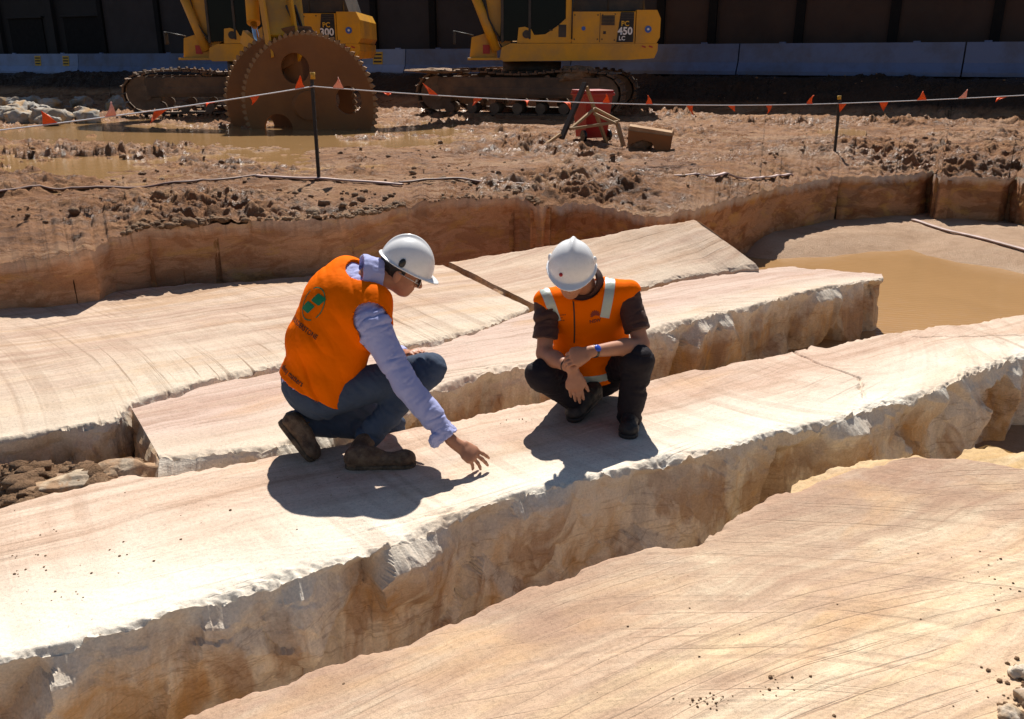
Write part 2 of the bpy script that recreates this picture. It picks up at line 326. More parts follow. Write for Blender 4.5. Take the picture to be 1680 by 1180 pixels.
m_wallL = stone_wall('sawn_tan_face', 5.3, base=(.46,.22,.11), light=(.58,.32,.175), stain=(.30,.125,.05), grey=(.52,.275,.15), stain_amt=.45, fine=.5, top_pale=.28, bed=3.4)  # pale top here too: sunlit edge of the lip put in the colour
def pts3(lst, z):
    out = []
    for q in lst:
        if q[0] == 'w': out.append(np.array(q[1:], float))
        else: out.append(atz(q[0], q[1], q[2] if len(q) > 2 else z))
    return np.array(out)
def resample(P, n, sm=2):
    s = np.concatenate([[0], np.cumsum(np.linalg.norm(np.diff(P, axis=0), axis=1))]); t = np.linspace(0, s[-1], n)
    Q = np.stack([np.interp(t, s, P[:, k]) for k in range(3)], 1)
    for _ in range(sm):
        Q[1:-1] = (Q[:-2] + 2 * Q[1:-1] + Q[2:]) / 4
    return Q, t
def slab(name, label, near, far, z, depth, n, mats, seed, nt=70, nb=46, rough=.05, chip=.05, jag=.02, lean=.0, lean0=0.0, cracks=(), jagF=.03, undul=.012, bowl=0.0, cat='stone slab', backrows=10, group='sawn sandstone slabs'):
    N, sl = resample(pts3(near, z), n); Fp, slf = resample(pts3(far, z), n)
    T = np.gradient(N, axis=0); T[:, 2] = 0; T /= np.linalg.norm(T, axis=1)[:, None]
    out = np.stack([T[:, 1], -T[:, 0], np.zeros(n)], 1)
    sg = np.sign(np.sum(out * (N - Fp), axis=1).mean()); out *= sg
    Tf = np.gradient(Fp, axis=0); Tf[:, 2] = 0; Tf /= np.linalg.norm(Tf, axis=1)[:, None]
    outf = np.stack([-Tf[:, 1], Tf[:, 0], np.zeros(n)], 1) * sg
    jg = n1(sl * 2.6, seed, 5) * jag + n1(sl * .9, seed + 3, 2) * jag * .8
    jg = jg + facets(sl + seed, 0 * sl, .16, .6, int(seed * 11)) * jag * 5 + facets(sl + seed, 0 * sl, .05, .6, int(seed * 13)) * jag * 5
    N = N + out * jg[:, None]; Fp = Fp + outf * (n1(slf * 2.4, seed + 9, 5) * jagF)[:, None]
    rows = []; cross = []; mi = []
    # back face
    for k in range(backrows):
        f = 1 - k / backrows
        P = Fp.copy(); P[:, 2] -= depth * f; P += outf * (n1(sl * 3 + k * .3, seed + 20 + k * .05) * .03 * f)[:, None]
        rows.append(P); cross.append(np.full(n, 0.0)); mi.append(1)
    tt = np.linspace(0, 1, nt); tt = .5 - .5 * np.cos(math.pi * tt) if nt > 8 else tt
    tt = .35 * np.linspace(0, 1, nt) + .65 * tt
    ch = (np.clip(n1(sl * 3.5, seed + 31, 5) + .12, 0, 1) * chip * .8 + np.clip(facets(sl + seed, 0 * sl, .11, .9, int(seed * 17)) * 4, 0, 1) * chip * .8 + np.clip(facets(sl + seed, 0 * sl, .04, .9, int(seed * 19)) * 6, 0, 1) * chip * .35) + .004
    chf = np.clip(n1(slf * 4.5, seed + 37, 5) + .05, 0, 1) * chip * .8 + .004
    for t in tt:
        P = Fp * (1 - t) + N * t
        wd = np.linalg.norm(N - Fp, axis=1); dN = wd * (1 - t); dF = wd * t
        wN = .025 + .05 * np.clip(n1(sl * 2.1, seed + 41) + .3, 0, 1); wE = np.clip(1 - dN / (wN * 1.8), 0, 1)
        P[:, 2] -= ch * np.clip(1 - dN / wN, 0, 1) ** 1.2 + chf * np.clip(1 - dF / .07, 0, 1) ** 2
        P[:, 2] += bowl * (4 * t * (1 - t)) + (facets(sl + seed, dN, .045, .5, int(seed * 23)) * .5 + facets(sl + seed, dN, .016, .5, int(seed * 29)) * .5 - .004) * wE * (chip / .05)
        rows.append(P); cross.append(np.full(n, t)); mi.append(0)
    for k in range(1, nb + 1):
        f = k / nb; f = f ** 1.25
        P = N.copy(); P[:, 2] -= ch + (depth - ch) * f
        U = sl; V = np.full(n, f * depth)
        Q = np.stack([U * 1.0 + seed * 9, V * 1.2, np.full(n, seed)], 1)
        d = fbm(Q * 1.8, 5) * rough * .9 + facets(U + seed, V * .7 + U * .25, .40, .48, int(seed * 10)) * .8 * (rough / .05) + facets(U + seed, V - U * .3, .085, .28, int(seed * 10) + 5) * .5 * (rough / .05) + facets(U + seed, V * 1.2 + U * .5, .03, .3, int(seed * 10) + 8) * .3 * (rough / .05) + (ridged(Q * 4.5, 3) - 1.2) * rough * .12
        w = np.clip(f * 9, 0, 1)
        ln = lean + lean0 * (1 - sstep(.14, .20, U / U[-1])) * np.clip(f * 3, 0, 1) * .12 / max(f * depth, .02)
        P += out * (d * w + ln * f * depth)[:, None]; P[:, 2] += fbm(Q * 5, 3) * .01 * w
        rows.append(P); cross.append(np.clip(1 - f * 1.6 + 0 * U, 0, 1)); mi.append(1)
    R = np.array(rows); r = len(R)
    V = R.reshape(-1, 3)
    top = slice(backrows * n, (backrows + nt) * n)
    und = fbm(np.stack([V[top][:, 0] * .8 + seed, V[top][:, 1] * .8, V[top][:, 0] * 0 + seed], 1), 3) * undul + fbm(np.stack([V[top][:, 0] * 7 + seed, V[top][:, 1] * 7, V[top][:, 0] * 0 + seed], 1), 4) * undul * .22
    V[top, 2] += und
    for pl, wd_, dp_ in cracks:
        Q2 = pts3(pl, z)[:, :2]; X = V[top][:, :2]; dm = np.full(len(X), 9.0)
        wob = np.stack([n1(X[:, 0] * 9 + X[:, 1] * 9, 3.3, 3), n1(X[:, 0] * 9 - X[:, 1] * 9, 5.3, 3)], 1) * .025
        for a_, b_ in zip(Q2[:-1], Q2[1:]):
            ab = b_ - a_; tt_ = np.clip(((X + wob - a_) @ ab) / (ab @ ab), 0, 1); dm = np.minimum(dm, np.linalg.norm(X + wob - a_ - tt_[:, None] * ab, axis=1))
        V[top, 2] -= dp_ * np.clip(1 - dm / wd_, 0, 1)
    Fc = grid_faces(r, n); midx = np.repeat([mi[i + 1] if i + 1 < r else 1 for i in range(r - 1)], n - 1)
    cr = np.array(cross).reshape(-1)
    # end faces: a grid spanned between the rims at both ends
    ex_v = [V]; ex_f = [Fc]; ex_c = [cr]; ex_m = [midx]; base = len(V); nc = 40; nd = 30
    for col in (0, n - 1):
        ring = R[:, col]
        topl = ring[backrows:backrows + nt]; ti = np.linspace(0, nt - 1, nc); tl = np.stack([np.interp(ti, np.arange(nt), topl[:, k]) for k in range(3)], 1)
        fr = ring[backrows + nt - 1:]; bk = ring[:backrows + 1][::-1]
        G = []; dirn = (T[col] * (-1 if col == 0 else 1))
        for k in range(nd + 1):
            f = k / nd
            a = np.array([np.interp(f, np.linspace(0, 1, len(bk)) , bk[:, j]) for j in range(3)]); b = np.array([np.interp(f, np.linspace(0, 1, len(fr)) ** 1.25, fr[:, j]) for j in range(3)])
            s = np.linspace(0, 1, nc)[:, None]; L = a * (1 - s) + b * s
            L[:, 2] += (tl[:, 2] - (tl[0, 2] * (1 - s[:, 0]) + tl[-1, 2] * s[:, 0])) * (1 - f)
            ed = np.minimum(1, np.minimum(f, 1) * 8) * np.minimum(1, 6 * np.minimum(s[:, 0], 1 - s[:, 0]) + .0)
            wd = np.linalg.norm(a - b)
            dd = fbm(np.stack([s[:, 0] * wd * 3, np.full(nc, f * depth * 3), np.full(nc, seed + col)], 1), 5) * .05 + facets(s[:, 0] * wd, np.full(nc, f * depth), .12, .3, int(seed * 7) + 3)
            L += dirn[None] * (dd * ed)[:, None]; G.append(L)
        G = np.array(G).reshape(-1, 3); ex_v.append(G); ex_f.append(grid_faces(nd + 1, nc) + base); base += len(G)
        ex_c.append(np.repeat(np.clip(1 - np.linspace(0, 1, nd + 1) * 2, 0, 1) * .6, nc)); ex_m.append(np.ones(nd * (nc - 1), int))
    o = mesh_np(name, np.concatenate(ex_v), np.concatenate(ex_f), mats, None, True, np.concatenate(ex_m), {'cross': np.concatenate(ex_c)})
    sm_ = np.concatenate(ex_m) == 0; o.data.polygons.foreach_set('use_smooth', sm_)
    tag(o, label, cat, group)
    return o

ZS = -.5
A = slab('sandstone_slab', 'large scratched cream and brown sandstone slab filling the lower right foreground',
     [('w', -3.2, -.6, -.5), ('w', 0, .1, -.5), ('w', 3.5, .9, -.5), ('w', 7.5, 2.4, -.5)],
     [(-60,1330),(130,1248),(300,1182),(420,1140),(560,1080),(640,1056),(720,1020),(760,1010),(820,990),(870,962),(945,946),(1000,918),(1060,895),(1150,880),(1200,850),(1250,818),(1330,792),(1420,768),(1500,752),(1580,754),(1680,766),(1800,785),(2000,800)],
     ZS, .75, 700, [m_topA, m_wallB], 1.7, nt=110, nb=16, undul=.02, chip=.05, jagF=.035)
B = slab('sandstone_slab', 'long pale sandstone slab with a ragged broken front edge that the two men crouch on',
     [(-420,1190),(-200,1135),(0,1086),(130,1050),(290,1000),(470,950),(620,906),(700,868),(790,832),(850,811),(1000,777),(1100,751),(1200,730),(1270,712),(1390,686),(1440,668),(1500,652),(1600,610),(1680,586),(1850,545),(2000,515)],
     [(-500,930),(-200,875),(0,832),(100,802),(200,778),(280,778),(460,747),(640,711),(730,690),(900,656),(1060,622),(1150,606),(1230,594),(1290,580),(1330,564),(1352,566),(1440,549),(1500,540),(1680,516),(1850,495),(2000,480)],
     ZS, .72, 1250, [m_topB, m_wallB], 2.4, cracks=[([(1298,574),(1320,585),(1360,602),(1408,619),(1412,640),(1418,655)], .014, .03), ([(600,868),(660,860),(720,846),(745,836)], .006, .012), ([(1500,553),(1600,552),(1690,549)], .010, .015)], nt=110, nb=60, rough=.028, chip=.05, jag=.016, lean=.0, undul=.009)
Cs = slab('sandstone_slab', 'narrow pinkish sandstone slab with a broken left end, just behind the crouching men',
     [(262,748),(330,742),(400,738),(455,733),(500,712),(560,690),(640,662),(700,641),(730,634),(790,615),(870,600),(960,572),(1060,546),(1150,520),(1210,507),(1280,489),(1360,470),(1446,455)],
     [(214,668),(330,634),(450,607),(600,585),(710,565),(800,540),(880,508),(960,494),(1060,473),(1110,463),(1245,440),(1300,437),(1446,447)],
     ZS, .68, 850, [m_topC, m_wallC], 3.3, lean0=1.0, nt=60, nb=44, rough=.028, chip=.05, jag=.022, undul=.012)
D1 = slab('sandstone_slab', 'broad tan sandstone slab with diagonal saw scratches at the left behind the man pointing',
     [(-420,812),(-200,765),(0,722),(90,704),(190,690),(214,662),(330,629),(450,602),(600,581),(710,560),(800,535),(870,505)],
     [(-500,565),(-200,525),(0,503),(60,493),(120,485),(240,471),(480,454),(560,446),(640,440),(722,433)],
     ZS, .8, 750, [m_topD, m_wallD], 4.7, nt=100, nb=36, rough=.03, chip=.045, jag=.012, undul=.016)
m_topD2 = stone_top('stone_tilted_slab', 5.2, [(.25, (.46,.30,.19)), (.4, (.58,.41,.29)), (.5, (.68,.52,.39)), (.6, (.55,.38,.28)), (.72, (.72,.58,.44))], pale=(.76,.67,.53), estops=((.75, 0.0), (1.0, .4)), scr=[(-1.5, 14, 44, .5, 0)])
D2 = slab('sandstone_slab', 'tilted sandstone slab with a squared sawn corner behind the man in the brown shirt',
     [(884,503),(960,489),(1060,469),(1110,458),(1180,446),(1246,436,-.44)],
     [(736,430,-.49),(800,420,-.44),(890,404,-.36),(980,388,-.28),(1060,372,-.21),(1138,358,-.15)],
     ZS, .75, 420, [m_topD2, m_wallE], 5.9, nt=90, nb=24, rough=.02, chip=.03, jag=.012, jagF=.012, undul=.012)

m_yel_top = stone_top('ochre_ledge_top', 7.1, [(.25, (.64,.46,.25)), (.42, (.60,.40,.19)), (.52, (.70,.54,.34)), (.62, (.56,.37,.18)), (.75, (.74,.60,.42))], pale=(.72,.58,.36), estops=((.9, 0.0), (1.0, .2)), ochre=.7)
m_yel_wall = stone_wall('ochre_ledge_side', 8.8, base=(.60,.38,.14), light=(.72,.55,.28), stain=(.5,.27,.09), grey=(.6,.47,.3), stain_amt=.4)
slab('sandstone_ledge', 'ochre yellow broken sandstone ledge between the front slab and the middle slab at the right',
     [(1290,870),(1340,845),(1420,822),(1560,810),(1700,815),(1900,840)],
     [(1300,802),(1335,787),(1385,764),(1425,750),(1500,741),(1560,746),(1592,733),(1622,721),(1650,727),(1690,738),(1780,735),(1900,745)],
     -.555, .5, 420, [m_yel_top, m_yel_wall], 7.3, nt=60, nb=8, rough=.03, chip=.06, jagF=.05, undul=.05, cat='rock ledge', group=None, backrows=14)

_bv = [BVHTree.FromPolygons([v.co for v in o.data.vertices], [tuple(p.vertices) for p in o.data.polygons if p.material_index == 0]) for o in (A, B)]
def on_slab(p):
    for b in _bv:
        h = b.ray_cast(Vector((p[0], p[1], .5)), Vector((0, 0, -1)), 3.0)[0]
        if h is not None: return h.z
    return None
# ------------------------------------------------------------------ ground: trench floor, muddy plateau, sawn trench wall, puddles
def mud_mat(name, dry=(.38, .182, .082), wet=(.12, .050, .019), sand=(.50, .285, .148), wetness=.5, bscale=1.0, dark=False):
    t = NT(name); p = t.pos(); q = t.map(p, scale=(.6, 1.0, 1.0))
    n = t.noise(q, 1.2, 7, .68, .6); n2 = t.noise(q, 7, 6, .7, .3)
    c = t.ramp(t.math('ADD', t.math('MULTIPLY', n, .6), t.math('MULTIPLY', n2, .4)), [(.36, wet), (.50, dry), (.62, sand)])
    c = t.mix(c, (.52, .34, .22), t.ramp(t.noise(t.map(p, loc=(4, 7, 1)), .45, 4, .6), [(.54, 0.0), (.68, .45)]))
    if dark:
        sx = t.new('ShaderNodeSeparateXYZ'); t.l.new(p, sx.inputs[0]); c = t.mix(c, (.030, .019, .012), t.ramp(t.math('ADD', sx.outputs[2], t.math('MULTIPLY', n2, .3)), [(.30, 0.0), (.48, .92)]))  # shade on the far bank painted in as a near-black mud colour
    gr = t.noise(p, 70, 5, .72); c = t.mix(c, t.ramp(gr, [(.3, .6), (.7, 1.2)]), .5, 'MULTIPLY')
    t.col(c); t.rough(t.ramp(t.math('ADD', t.math('MULTIPLY', n2, .5), t.math('MULTIPLY', t.noise(p, .8, 3), .5)), [(.44, .26 if wetness > .3 else .6), (.54, .82)])); t.spec(.2)
    t.bump(t.math('ADD', t.math('MULTIPLY', t.noise(p, 14, 7, .72), 2.0 * bscale), gr), .9, .045)
    return t.m
def water_mat(name, col, ripple=1.0, scale=18.0):
    t = NT(name); p = t.pos(); n = t.noise(p, .9, 4, .6, .4)
    c = t.mix(tuple(x * .85 for x in col), tuple(x * 1.12 for x in col), n); t.col(c); t.rough(.09); t.spec(.35); t.b.inputs['IOR'].default_value = 1.33
    w = t.new('ShaderNodeTexWave', wave_type='BANDS', bands_direction='Y'); t.set(w.inputs['Vector'], t.map(p, rot=(0, 0, .25))); w.inputs['Scale'].default_value = scale * .35; w.inputs['Distortion'].default_value = 4.5; w.inputs['Detail'].default_value = 3
    t.bump(t.math('ADD', t.math('MULTIPLY', w.outputs['Fac'], .5), t.noise(p, scale, 3, .5)), .10 * ripple, .02)
    return t.m
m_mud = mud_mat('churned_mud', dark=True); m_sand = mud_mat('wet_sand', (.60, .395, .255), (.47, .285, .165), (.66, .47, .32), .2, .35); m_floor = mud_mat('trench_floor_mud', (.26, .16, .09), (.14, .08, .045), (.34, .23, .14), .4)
m_pud = water_mat('muddy_water', (.36, .21, .09), .8); m_pool = water_mat('pool_water', (.38, .222, .10), 1.0, 11)
m_clod = mud_mat('mud_clods', (.38, .225, .125), (.18, .10, .05), (.50, .34, .21), .1)

# the trench lip, seen from left to right: sighting, level
LIP = [(-500,470,-.12),(-250,452,-.12),(-80,440,-.12),(0,432,-.12),(60,426,-.1),(150,408,-.05),(182,386,-.01),(260,375,0),(400,365,0),(500,362,0),(560,360,0),(600,352,0),(640,344,0),(700,331,0),(760,325,0),(850,325,-.02),(890,338,-.05),(905,336,-.08),
       (940,334,-.12),(980,338,-.15),(1020,345,-.16),(1060,352,-.16),(1100,352,-.16),(1140,342,-.15),(1180,332,-.18),(1220,322,-.2),(1280,305,-.22),(1330,297,-.22),(1370,291,-.22),(1440,289,-.22),(1510,285,-.22),(1528,282,-.22),(1545,291,-.22),(1600,290,-.22),(1650,292,-.22),(1668,289,-.22),(1690,297,-.22),(1800,301,-.22),(2100,313,-.22),(2500,326,-.22)]
LP = np.array([atz(*q) for q in LIP]); LU = np.array([q[0] for q in LIP], float); LZ = np.array([q[2] for q in LIP])
ncol = 950; uu = np.concatenate([np.linspace(-500, -40, 70), np.linspace(-38, 1718, ncol - 150), np.linspace(1725, 2500, 80)])
tanv = (uu - CX)                                  # fan of directions seen from the origin
lipX = np.interp(uu, LU, LP[:, 0]); lipY = np.interp(uu, LU, LP[:, 1]); lipZ = np.interp(uu, LU, LZ)
sl_ = np.cumsum(np.concatenate([[0], np.hypot(np.diff(lipX), np.diff(lipY))]))
lipY0 = lipY.copy(); lipY = lipY + n1(sl_ * 1.6, 7, 3) * .04 - np.abs(n1(sl_ * 5.0, 5, 5)) * .09 + .03 + n1(sl_ * 18, 6, 3) * .025
lipZ0 = lipZ.copy(); lipZ = lipZ + n1(sl_ * 2.2, 8, 4) * .02 + n1(sl_ * 9, 4, 4) * .03
# line of the road barriers at the far side, on a bank
BA = np.array([-26.0, 44.5]); BB = np.array([14.5, 23.0]); bdir = (BB - BA) / np.linalg.norm(BB - BA); bnor = np.array([-bdir[1], bdir[0]]); bnor *= np.sign(bnor[1])
def ground_h(X, Y):
    X = np.asarray(X, float); Y = np.asarray(Y, float); sh = X.shape; x = X.ravel(); y = Y.ravel()
    z0 = np.zeros_like(x)
    h = fbm(np.stack([x * .45, y * .45, z0], 1), 3) * .045
    rough = np.clip(.5 + fbm(np.stack([x * .35 + 9, y * .3, z0 + 2], 1), 2) * 1.0, .15, 1.3)
    q = np.stack([x * 1.2, y * 1.8, z0 + 4], 1)
    h += rough * (np.clip(ridged(q, 3) - 1.0, -.5, .9) * .13 + np.clip(fbm(np.stack([x * 1.6, y * 3.2, z0 + 8], 1), 3), -.2, 1) * .10 + fbm(q * 4.5, 4) * .075 + np.abs(pnoise(q * 11)) * .035 + facets(x, y * 1.3, .16, .3, 91) * .6)
    d = (x - BA[0]) * bnor[0] + (y - BA[1]) * bnor[1]              # distance behind the barrier line
    h += .92 * sstep(-2.6, -.7, d) * sstep(-20, -4, x + 6)  + .75 * sstep(-3.5, -.7, d) * (1 - sstep(-20, -4, x + 6))
    # wet hollows on the left and round the machines
    low = sstep(-1.5, -5.5, x) * sstep(10.2, 12.5, y) * .055 + np.exp(-((x + 1.9) / 2.0) ** 2 - ((y - 19.3) / 3.0) ** 2) * .07 + np.exp(-((x + 6) / 4.5) ** 2 - ((y - 18.5) / 2.6) ** 2) * .06 + np.exp(-((x + 7.3) / 1.9) ** 2 - ((y - 13.0) / .8) ** 2) * .12 + np.exp(-((x - 7.0) / .9) ** 2 - ((y - 18.8) / 1.0) ** 2) * .11
    h -= low * sstep(-1.8, -3.5, d)
    # dry bare rock near the far stake
    flat = np.exp(-((x - 3.2) / 1.5) ** 2 - ((y - 12.6) / .75) ** 2); h = h * (1 - .85 * flat) + flat * .01
    return (h).reshape(sh)
nr = 520; tv = np.linspace(0, 1, nr) ** 1.45
farY = 46.0
ratio = farY / lipY
ang = lipX / lipY
Yg = lipY[None] * ratio[None] ** tv[:, None]; Xg = ang[None] * Yg
Hg = ground_h(Xg, Yg)
dist = Yg - lipY[None]
w = sstep(0, 2.6, dist); Zg = Hg * (.25 + .75 * sstep(0, .35, dist)) + lipZ[None] * (1 - w)
# crumbling lip
Zg -= .012 * np.exp(-(dist / .03) ** 2)
V = np.stack([Xg, Yg, Zg], -1).reshape(-1, 3)
# coarse skirt beyond, out to the horizon
ext = []
for YY, zz in ((60, .9), (140, .9), (420, .9)):
    ext.append(np.stack([ang * YY, np.full_like(ang, YY), np.full_like(ang, zz)], 1))
V = np.concatenate([V] + ext)
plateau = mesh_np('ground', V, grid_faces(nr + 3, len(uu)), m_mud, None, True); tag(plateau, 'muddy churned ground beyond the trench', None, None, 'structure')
def ground_at(x, y):
    """height of the finished muddy ground"""
    a = x / y; ly = np.interp(a, ang, lipY); lz = np.interp(a, ang, lipZ); dd = max(y - ly, 0)
    hh = float(ground_h(np.array([x]), np.array([y]))[0]); return hh * (.25 + .75 * float(sstep(0, .35, dd))) + lz * (1 - float(sstep(0, 2.6, dd)))

# sawn trench wall: big blocks divided by upright joints
wall_root = empty('trench_wall', (0, 9, -1.2)); tag(wall_root, 'brown sawn rock wall of the trench in shade', None, None, 'structure')
joints = [-500, 905, 1380, 1527, 1666, 2500]; NJ = len(joints) - 1
for j in range(NJ):
    m = (uu >= joints[j]) & (uu <= joints[j + 1]); ix = np.where(m)[0]; ix = np.append(ix, ix[-1] + 1) if j < NJ - 1 else ix
    x = lipX[ix]; y = lipY[ix]; z = lipZ[ix]; s = sl_[ix]
    T = np.gradient(np.stack([np.convolve(np.pad(x, 12, 'edge'), np.ones(25) / 25, 'valid'), np.convolve(np.pad(y, 12, 'edge'), np.ones(25) / 25, 'valid')], 1), axis=0); T /= np.linalg.norm(T, axis=1)[:, None]
    out = np.stack([T[:, 1], -T[:, 0], 0 * x], 1)
    rows = []; cr = []; nb = 60
    e0 = np.clip((s - s[0]) / .07, 0, 1) if j else np.ones_like(s); e1 = np.clip((s[-1] - s) / .07, 0, 1) if j < NJ - 1 else np.ones_like(s)
    ed = (1 - np.minimum(e0, e1)) ** 2
    for k in range(nb + 1):
        f = k / nb; g_ = min(1.0, f * 9); P = np.stack([x, y * (1 - g_) + (lipY0[ix] + .03) * g_, z - .03 - f * 1.35], 1)
        if k == 0: P[:, 2] += .025
        U = s; Vv = np.full_like(s, f * 1.35)
        d = fbm(np.stack([U * .8, Vv * 1.1, 0 * U + j], 1), 4) * .025 + facets(U * .5 + Vv * .3, Vv * .6 - U * .12, .80, .07, 61 + j) * .8 + fbm(np.stack([U * .6, Vv * 16 + U * 1.2, 0 * U + j], 1), 3) * .010 + fbm(np.stack([U * 9, Vv * 9, 0 * U + j], 1), 3) * .006
        d -= ed * .05 + .02 * (k == 0)
        P += out * (d * min(1, f * 10 + .1) - .0)[:, None]; rows.append(P); cr.append(np.full_like(s, max(0, 1 - f * 8)))
    for i_, end in ((0, 1), (1, -1)):
        pass
    Vw = np.array(rows).reshape(-1, 3) - np.array(wall_root.location)
    mesh_np('rock_block', Vw, grid_faces(nb + 1, len(ix)), m_wallL if j == 0 else m_wallE, wall_root, False, None, {'cross': np.array(cr).ravel()})

Tb = np.gradient(np.stack([lipX, lipY], 1), axis=0); Tb /= np.linalg.norm(Tb, axis=1)[:, None]; ob_ = np.stack([-Tb[:, 1], Tb[:, 0]], 1) * .16
bk_ = [np.stack([lipX + ob_[:, 0], lipY + ob_[:, 1], lipZ - .05 - f * 1.35], 1) - np.array(wall_root.location) for f in (0, 1)]
mesh_np('joint_filling', np.concatenate(bk_), grid_faces(2, len(uu)), m_wallE, wall_root, False)
# trench floor: one wide sheet under everything on the near side
gx = np.linspace(-14, 16, 300); gy = np.linspace(-3, 15, 220); GX, GY = np.meshgrid(gx, gy)
FZ = -1.12 + fbm(np.stack([GX.ravel() * .7, GY.ravel() * .7, 0 * GX.ravel()], 1), 5).reshape(GX.shape) * .05
# wet sand bank rising out of the pool on the right
bank = .26 * np.maximum(sstep(-.35, 1.3, (GX - 5.2) * .846 + (GY - 11.4) * .53), sstep(-.25, .9, GY - 10.95 - (GX - 3.4) * .27)) * sstep(2.6, 3.6, GX)
FZ += bank
# rubble heap under the broken left end of the narrow slab
pc = atz(110, 800, -.62)
FZ += .50 * np.exp(-((GX - pc[0] + .35) / .8) ** 2 - ((GY - pc[1] - .05) / .45) ** 2) + .25 * np.exp(-((GX + 2.0) / .3) ** 2 - ((GY - 4.25) / .22) ** 2)
FV = np.stack([GX, GY, FZ], -1).reshape(-1, 3)
floor = mesh_np('trench_floor', FV, grid_faces(*GX.shape), m_sand, None, True); tag(floor, 'wet sandy floor of the trench', None, None, 'structure')
# ground under and around the photographer, well outside the trench
bm = bmesh.new()
for x0, x1, y0, y1 in ((-400, 400, -400, -3.0), (-400, -14, -3.0, 60), (16, 400, -3.0, 60)):
    bm.faces.new([bm.verts.new((x, y, -1.16)) for x, y in ((x0, y0), (x1, y0), (x1, y1), (x0, y1))])
tag(bm_obj('terrain', bm, m_floor), 'bare ground around the excavation', None, None, 'structure')
# water in the trench and in the hollows of the plateau
def sheet(name, x0, x1, y0, y1, z, mat, n=60):
    X, Y_ = np.meshgrid(np.linspace(x0, x1, n), np.linspace(y0, y1, n)); return mesh_np(name, np.stack([X, Y_, 0 * X + z], -1).reshape(-1, 3), grid_faces(n, n), mat, None, True)
tag(sheet('pool_water', 1.0, 14, 6.0, 14.2, -1.03, m_pool), 'tan muddy pool in the trench on the right', None, None, 'structure')
pu = np.where((uu > -200) & (uu < 1420))[0][::12]; pt = np.linspace(0, 1, 40); py0 = lipY[pu] + np.where(uu[pu] > 850, 3.4, np.where(uu[pu] < 300, 3.0, 1.6))
PY = py0[None] * (30 / py0[None]) ** pt[:, None]
pw_ = mesh_np('puddle_water', np.stack([ang[pu][None] * PY, PY, 0 * PY - .035], -1).reshape(-1, 3), grid_faces(40, len(pu)), m_pud, None, True)
tag(pw_, 'shallow muddy puddles among the churned mud', None, None, 'structure')

# ------------------------------------------------------------------ loose material
ICO = bmesh.new(); bmesh.ops.create_icosphere(ICO, subdivisions=2, radius=1.0); ICO.verts.ensure_lookup_table()
ico_v = np.array([v.co[:] for v in ICO.verts]); ico_f = np.array([[v.index for v in f.verts] for f in ICO.faces]); ICO.free()
I1 = bmesh.new(); bmesh.ops.create_icosphere(I1, subdivisions=1, radius=1.0); ico1_v = np.array([v.co[:] for v in I1.verts]); ico1_f = np.array([[v.index for v in f.verts] for f in I1.faces]); I1.free()
def lump(seed, r, hi=False, rough=.45):
    v = ico_v if hi else ico1_v
    d = 1 + fbm(v * 1.1 + seed * 3.7, 3) * rough + facets(v[:, 0] + v[:, 2] * .7 + seed, v[:, 1] - v[:, 2] * .5, .7, .25, int(seed) % 97)
    return v * d[:, None] * np.asarray(r)
def rotz(v, a):
    c, s = math.cos(a), math.sin(a); return v @ np.array([[c, s, 0], [-s, c, 0], [0, 0, 1]])
def clods(name, spots, mat, label):
    vs_, fs_ = [], []; b = 0; kinds = [lump(k, (1, 1, .7)) for k in range(24)]
    for i, (x, y, z, r) in enumerate(spots):
        v = rotz(kinds[i % 24], i * 2.4) * r + np.array([x, y, z]); vs_.append(v); fs_.append(ico1_f + b); b += len(v)
    o = mesh_np(name, np.concatenate(vs_), np.concatenate(fs_), mat, None, False); tag(o, label, 'debris', None, 'stuff'); return o
# clods on the plateau, thicker along the lip and on the right
sp = []
r_ = np.random.default_rng(3)
for k in range(5200):
    u = r_.uniform(-60, 1740); i = np.searchsorted(uu, u); t = r_.random() ** 2.2
    y = lipY[i] * (26 / lipY[i]) ** t + .02; x = ang[i] * y
    dens = float(fbm(np.array([[x * .8, y * 1.1, 3.0]]), 2)[0]) + (.25 if u > 900 and t < .25 else 0)
    if dens < -.05 or (u > 1130 and u < 1340 and 12 < y < 13.2 and r_.random() < .9): continue
    sp.append((x, y, u, abs(r_.normal()) ** 1.6 * .009 + .004 + .003 * (y - 8) / 5 + (.014 if r_.random() < .04 else 0)))
for k in range(4200):
    u = r_.uniform(-60, 1740)
    if float(n1(np.array([u * .012]), 2.2, 3)[0]) + (.35 if 880 < u < 1320 else 0) < .05: continue
    i = np.searchsorted(uu, u); y = lipY[i] - .03 + abs(r_.normal()) * .10; sp.append((ang[i] * y, y, u, abs(r_.normal()) ** 1.5 * .010 + .004))
sx = np.array([q[0] for q in sp]); sy = np.array([q[1] for q in sp]); hh = ground_h(sx, sy)
lyv = np.interp(sx / sy, ang, lipY); lzv = np.interp(sx / sy, ang, lipZ); dd = np.maximum(sy - lyv, 0)
hh = hh * (.25 + .75 * sstep(0, .35, dd)) + lzv * (1 - sstep(0, 2.6, dd))
clods('mud_clod', [(a, b, c + q[3] * .3, q[3]) for (a, b, c, q) in zip(sx, sy, hh, sp) if c > -.04], m_clod, 'crumbly brown mud clods scattered over the churned ground')
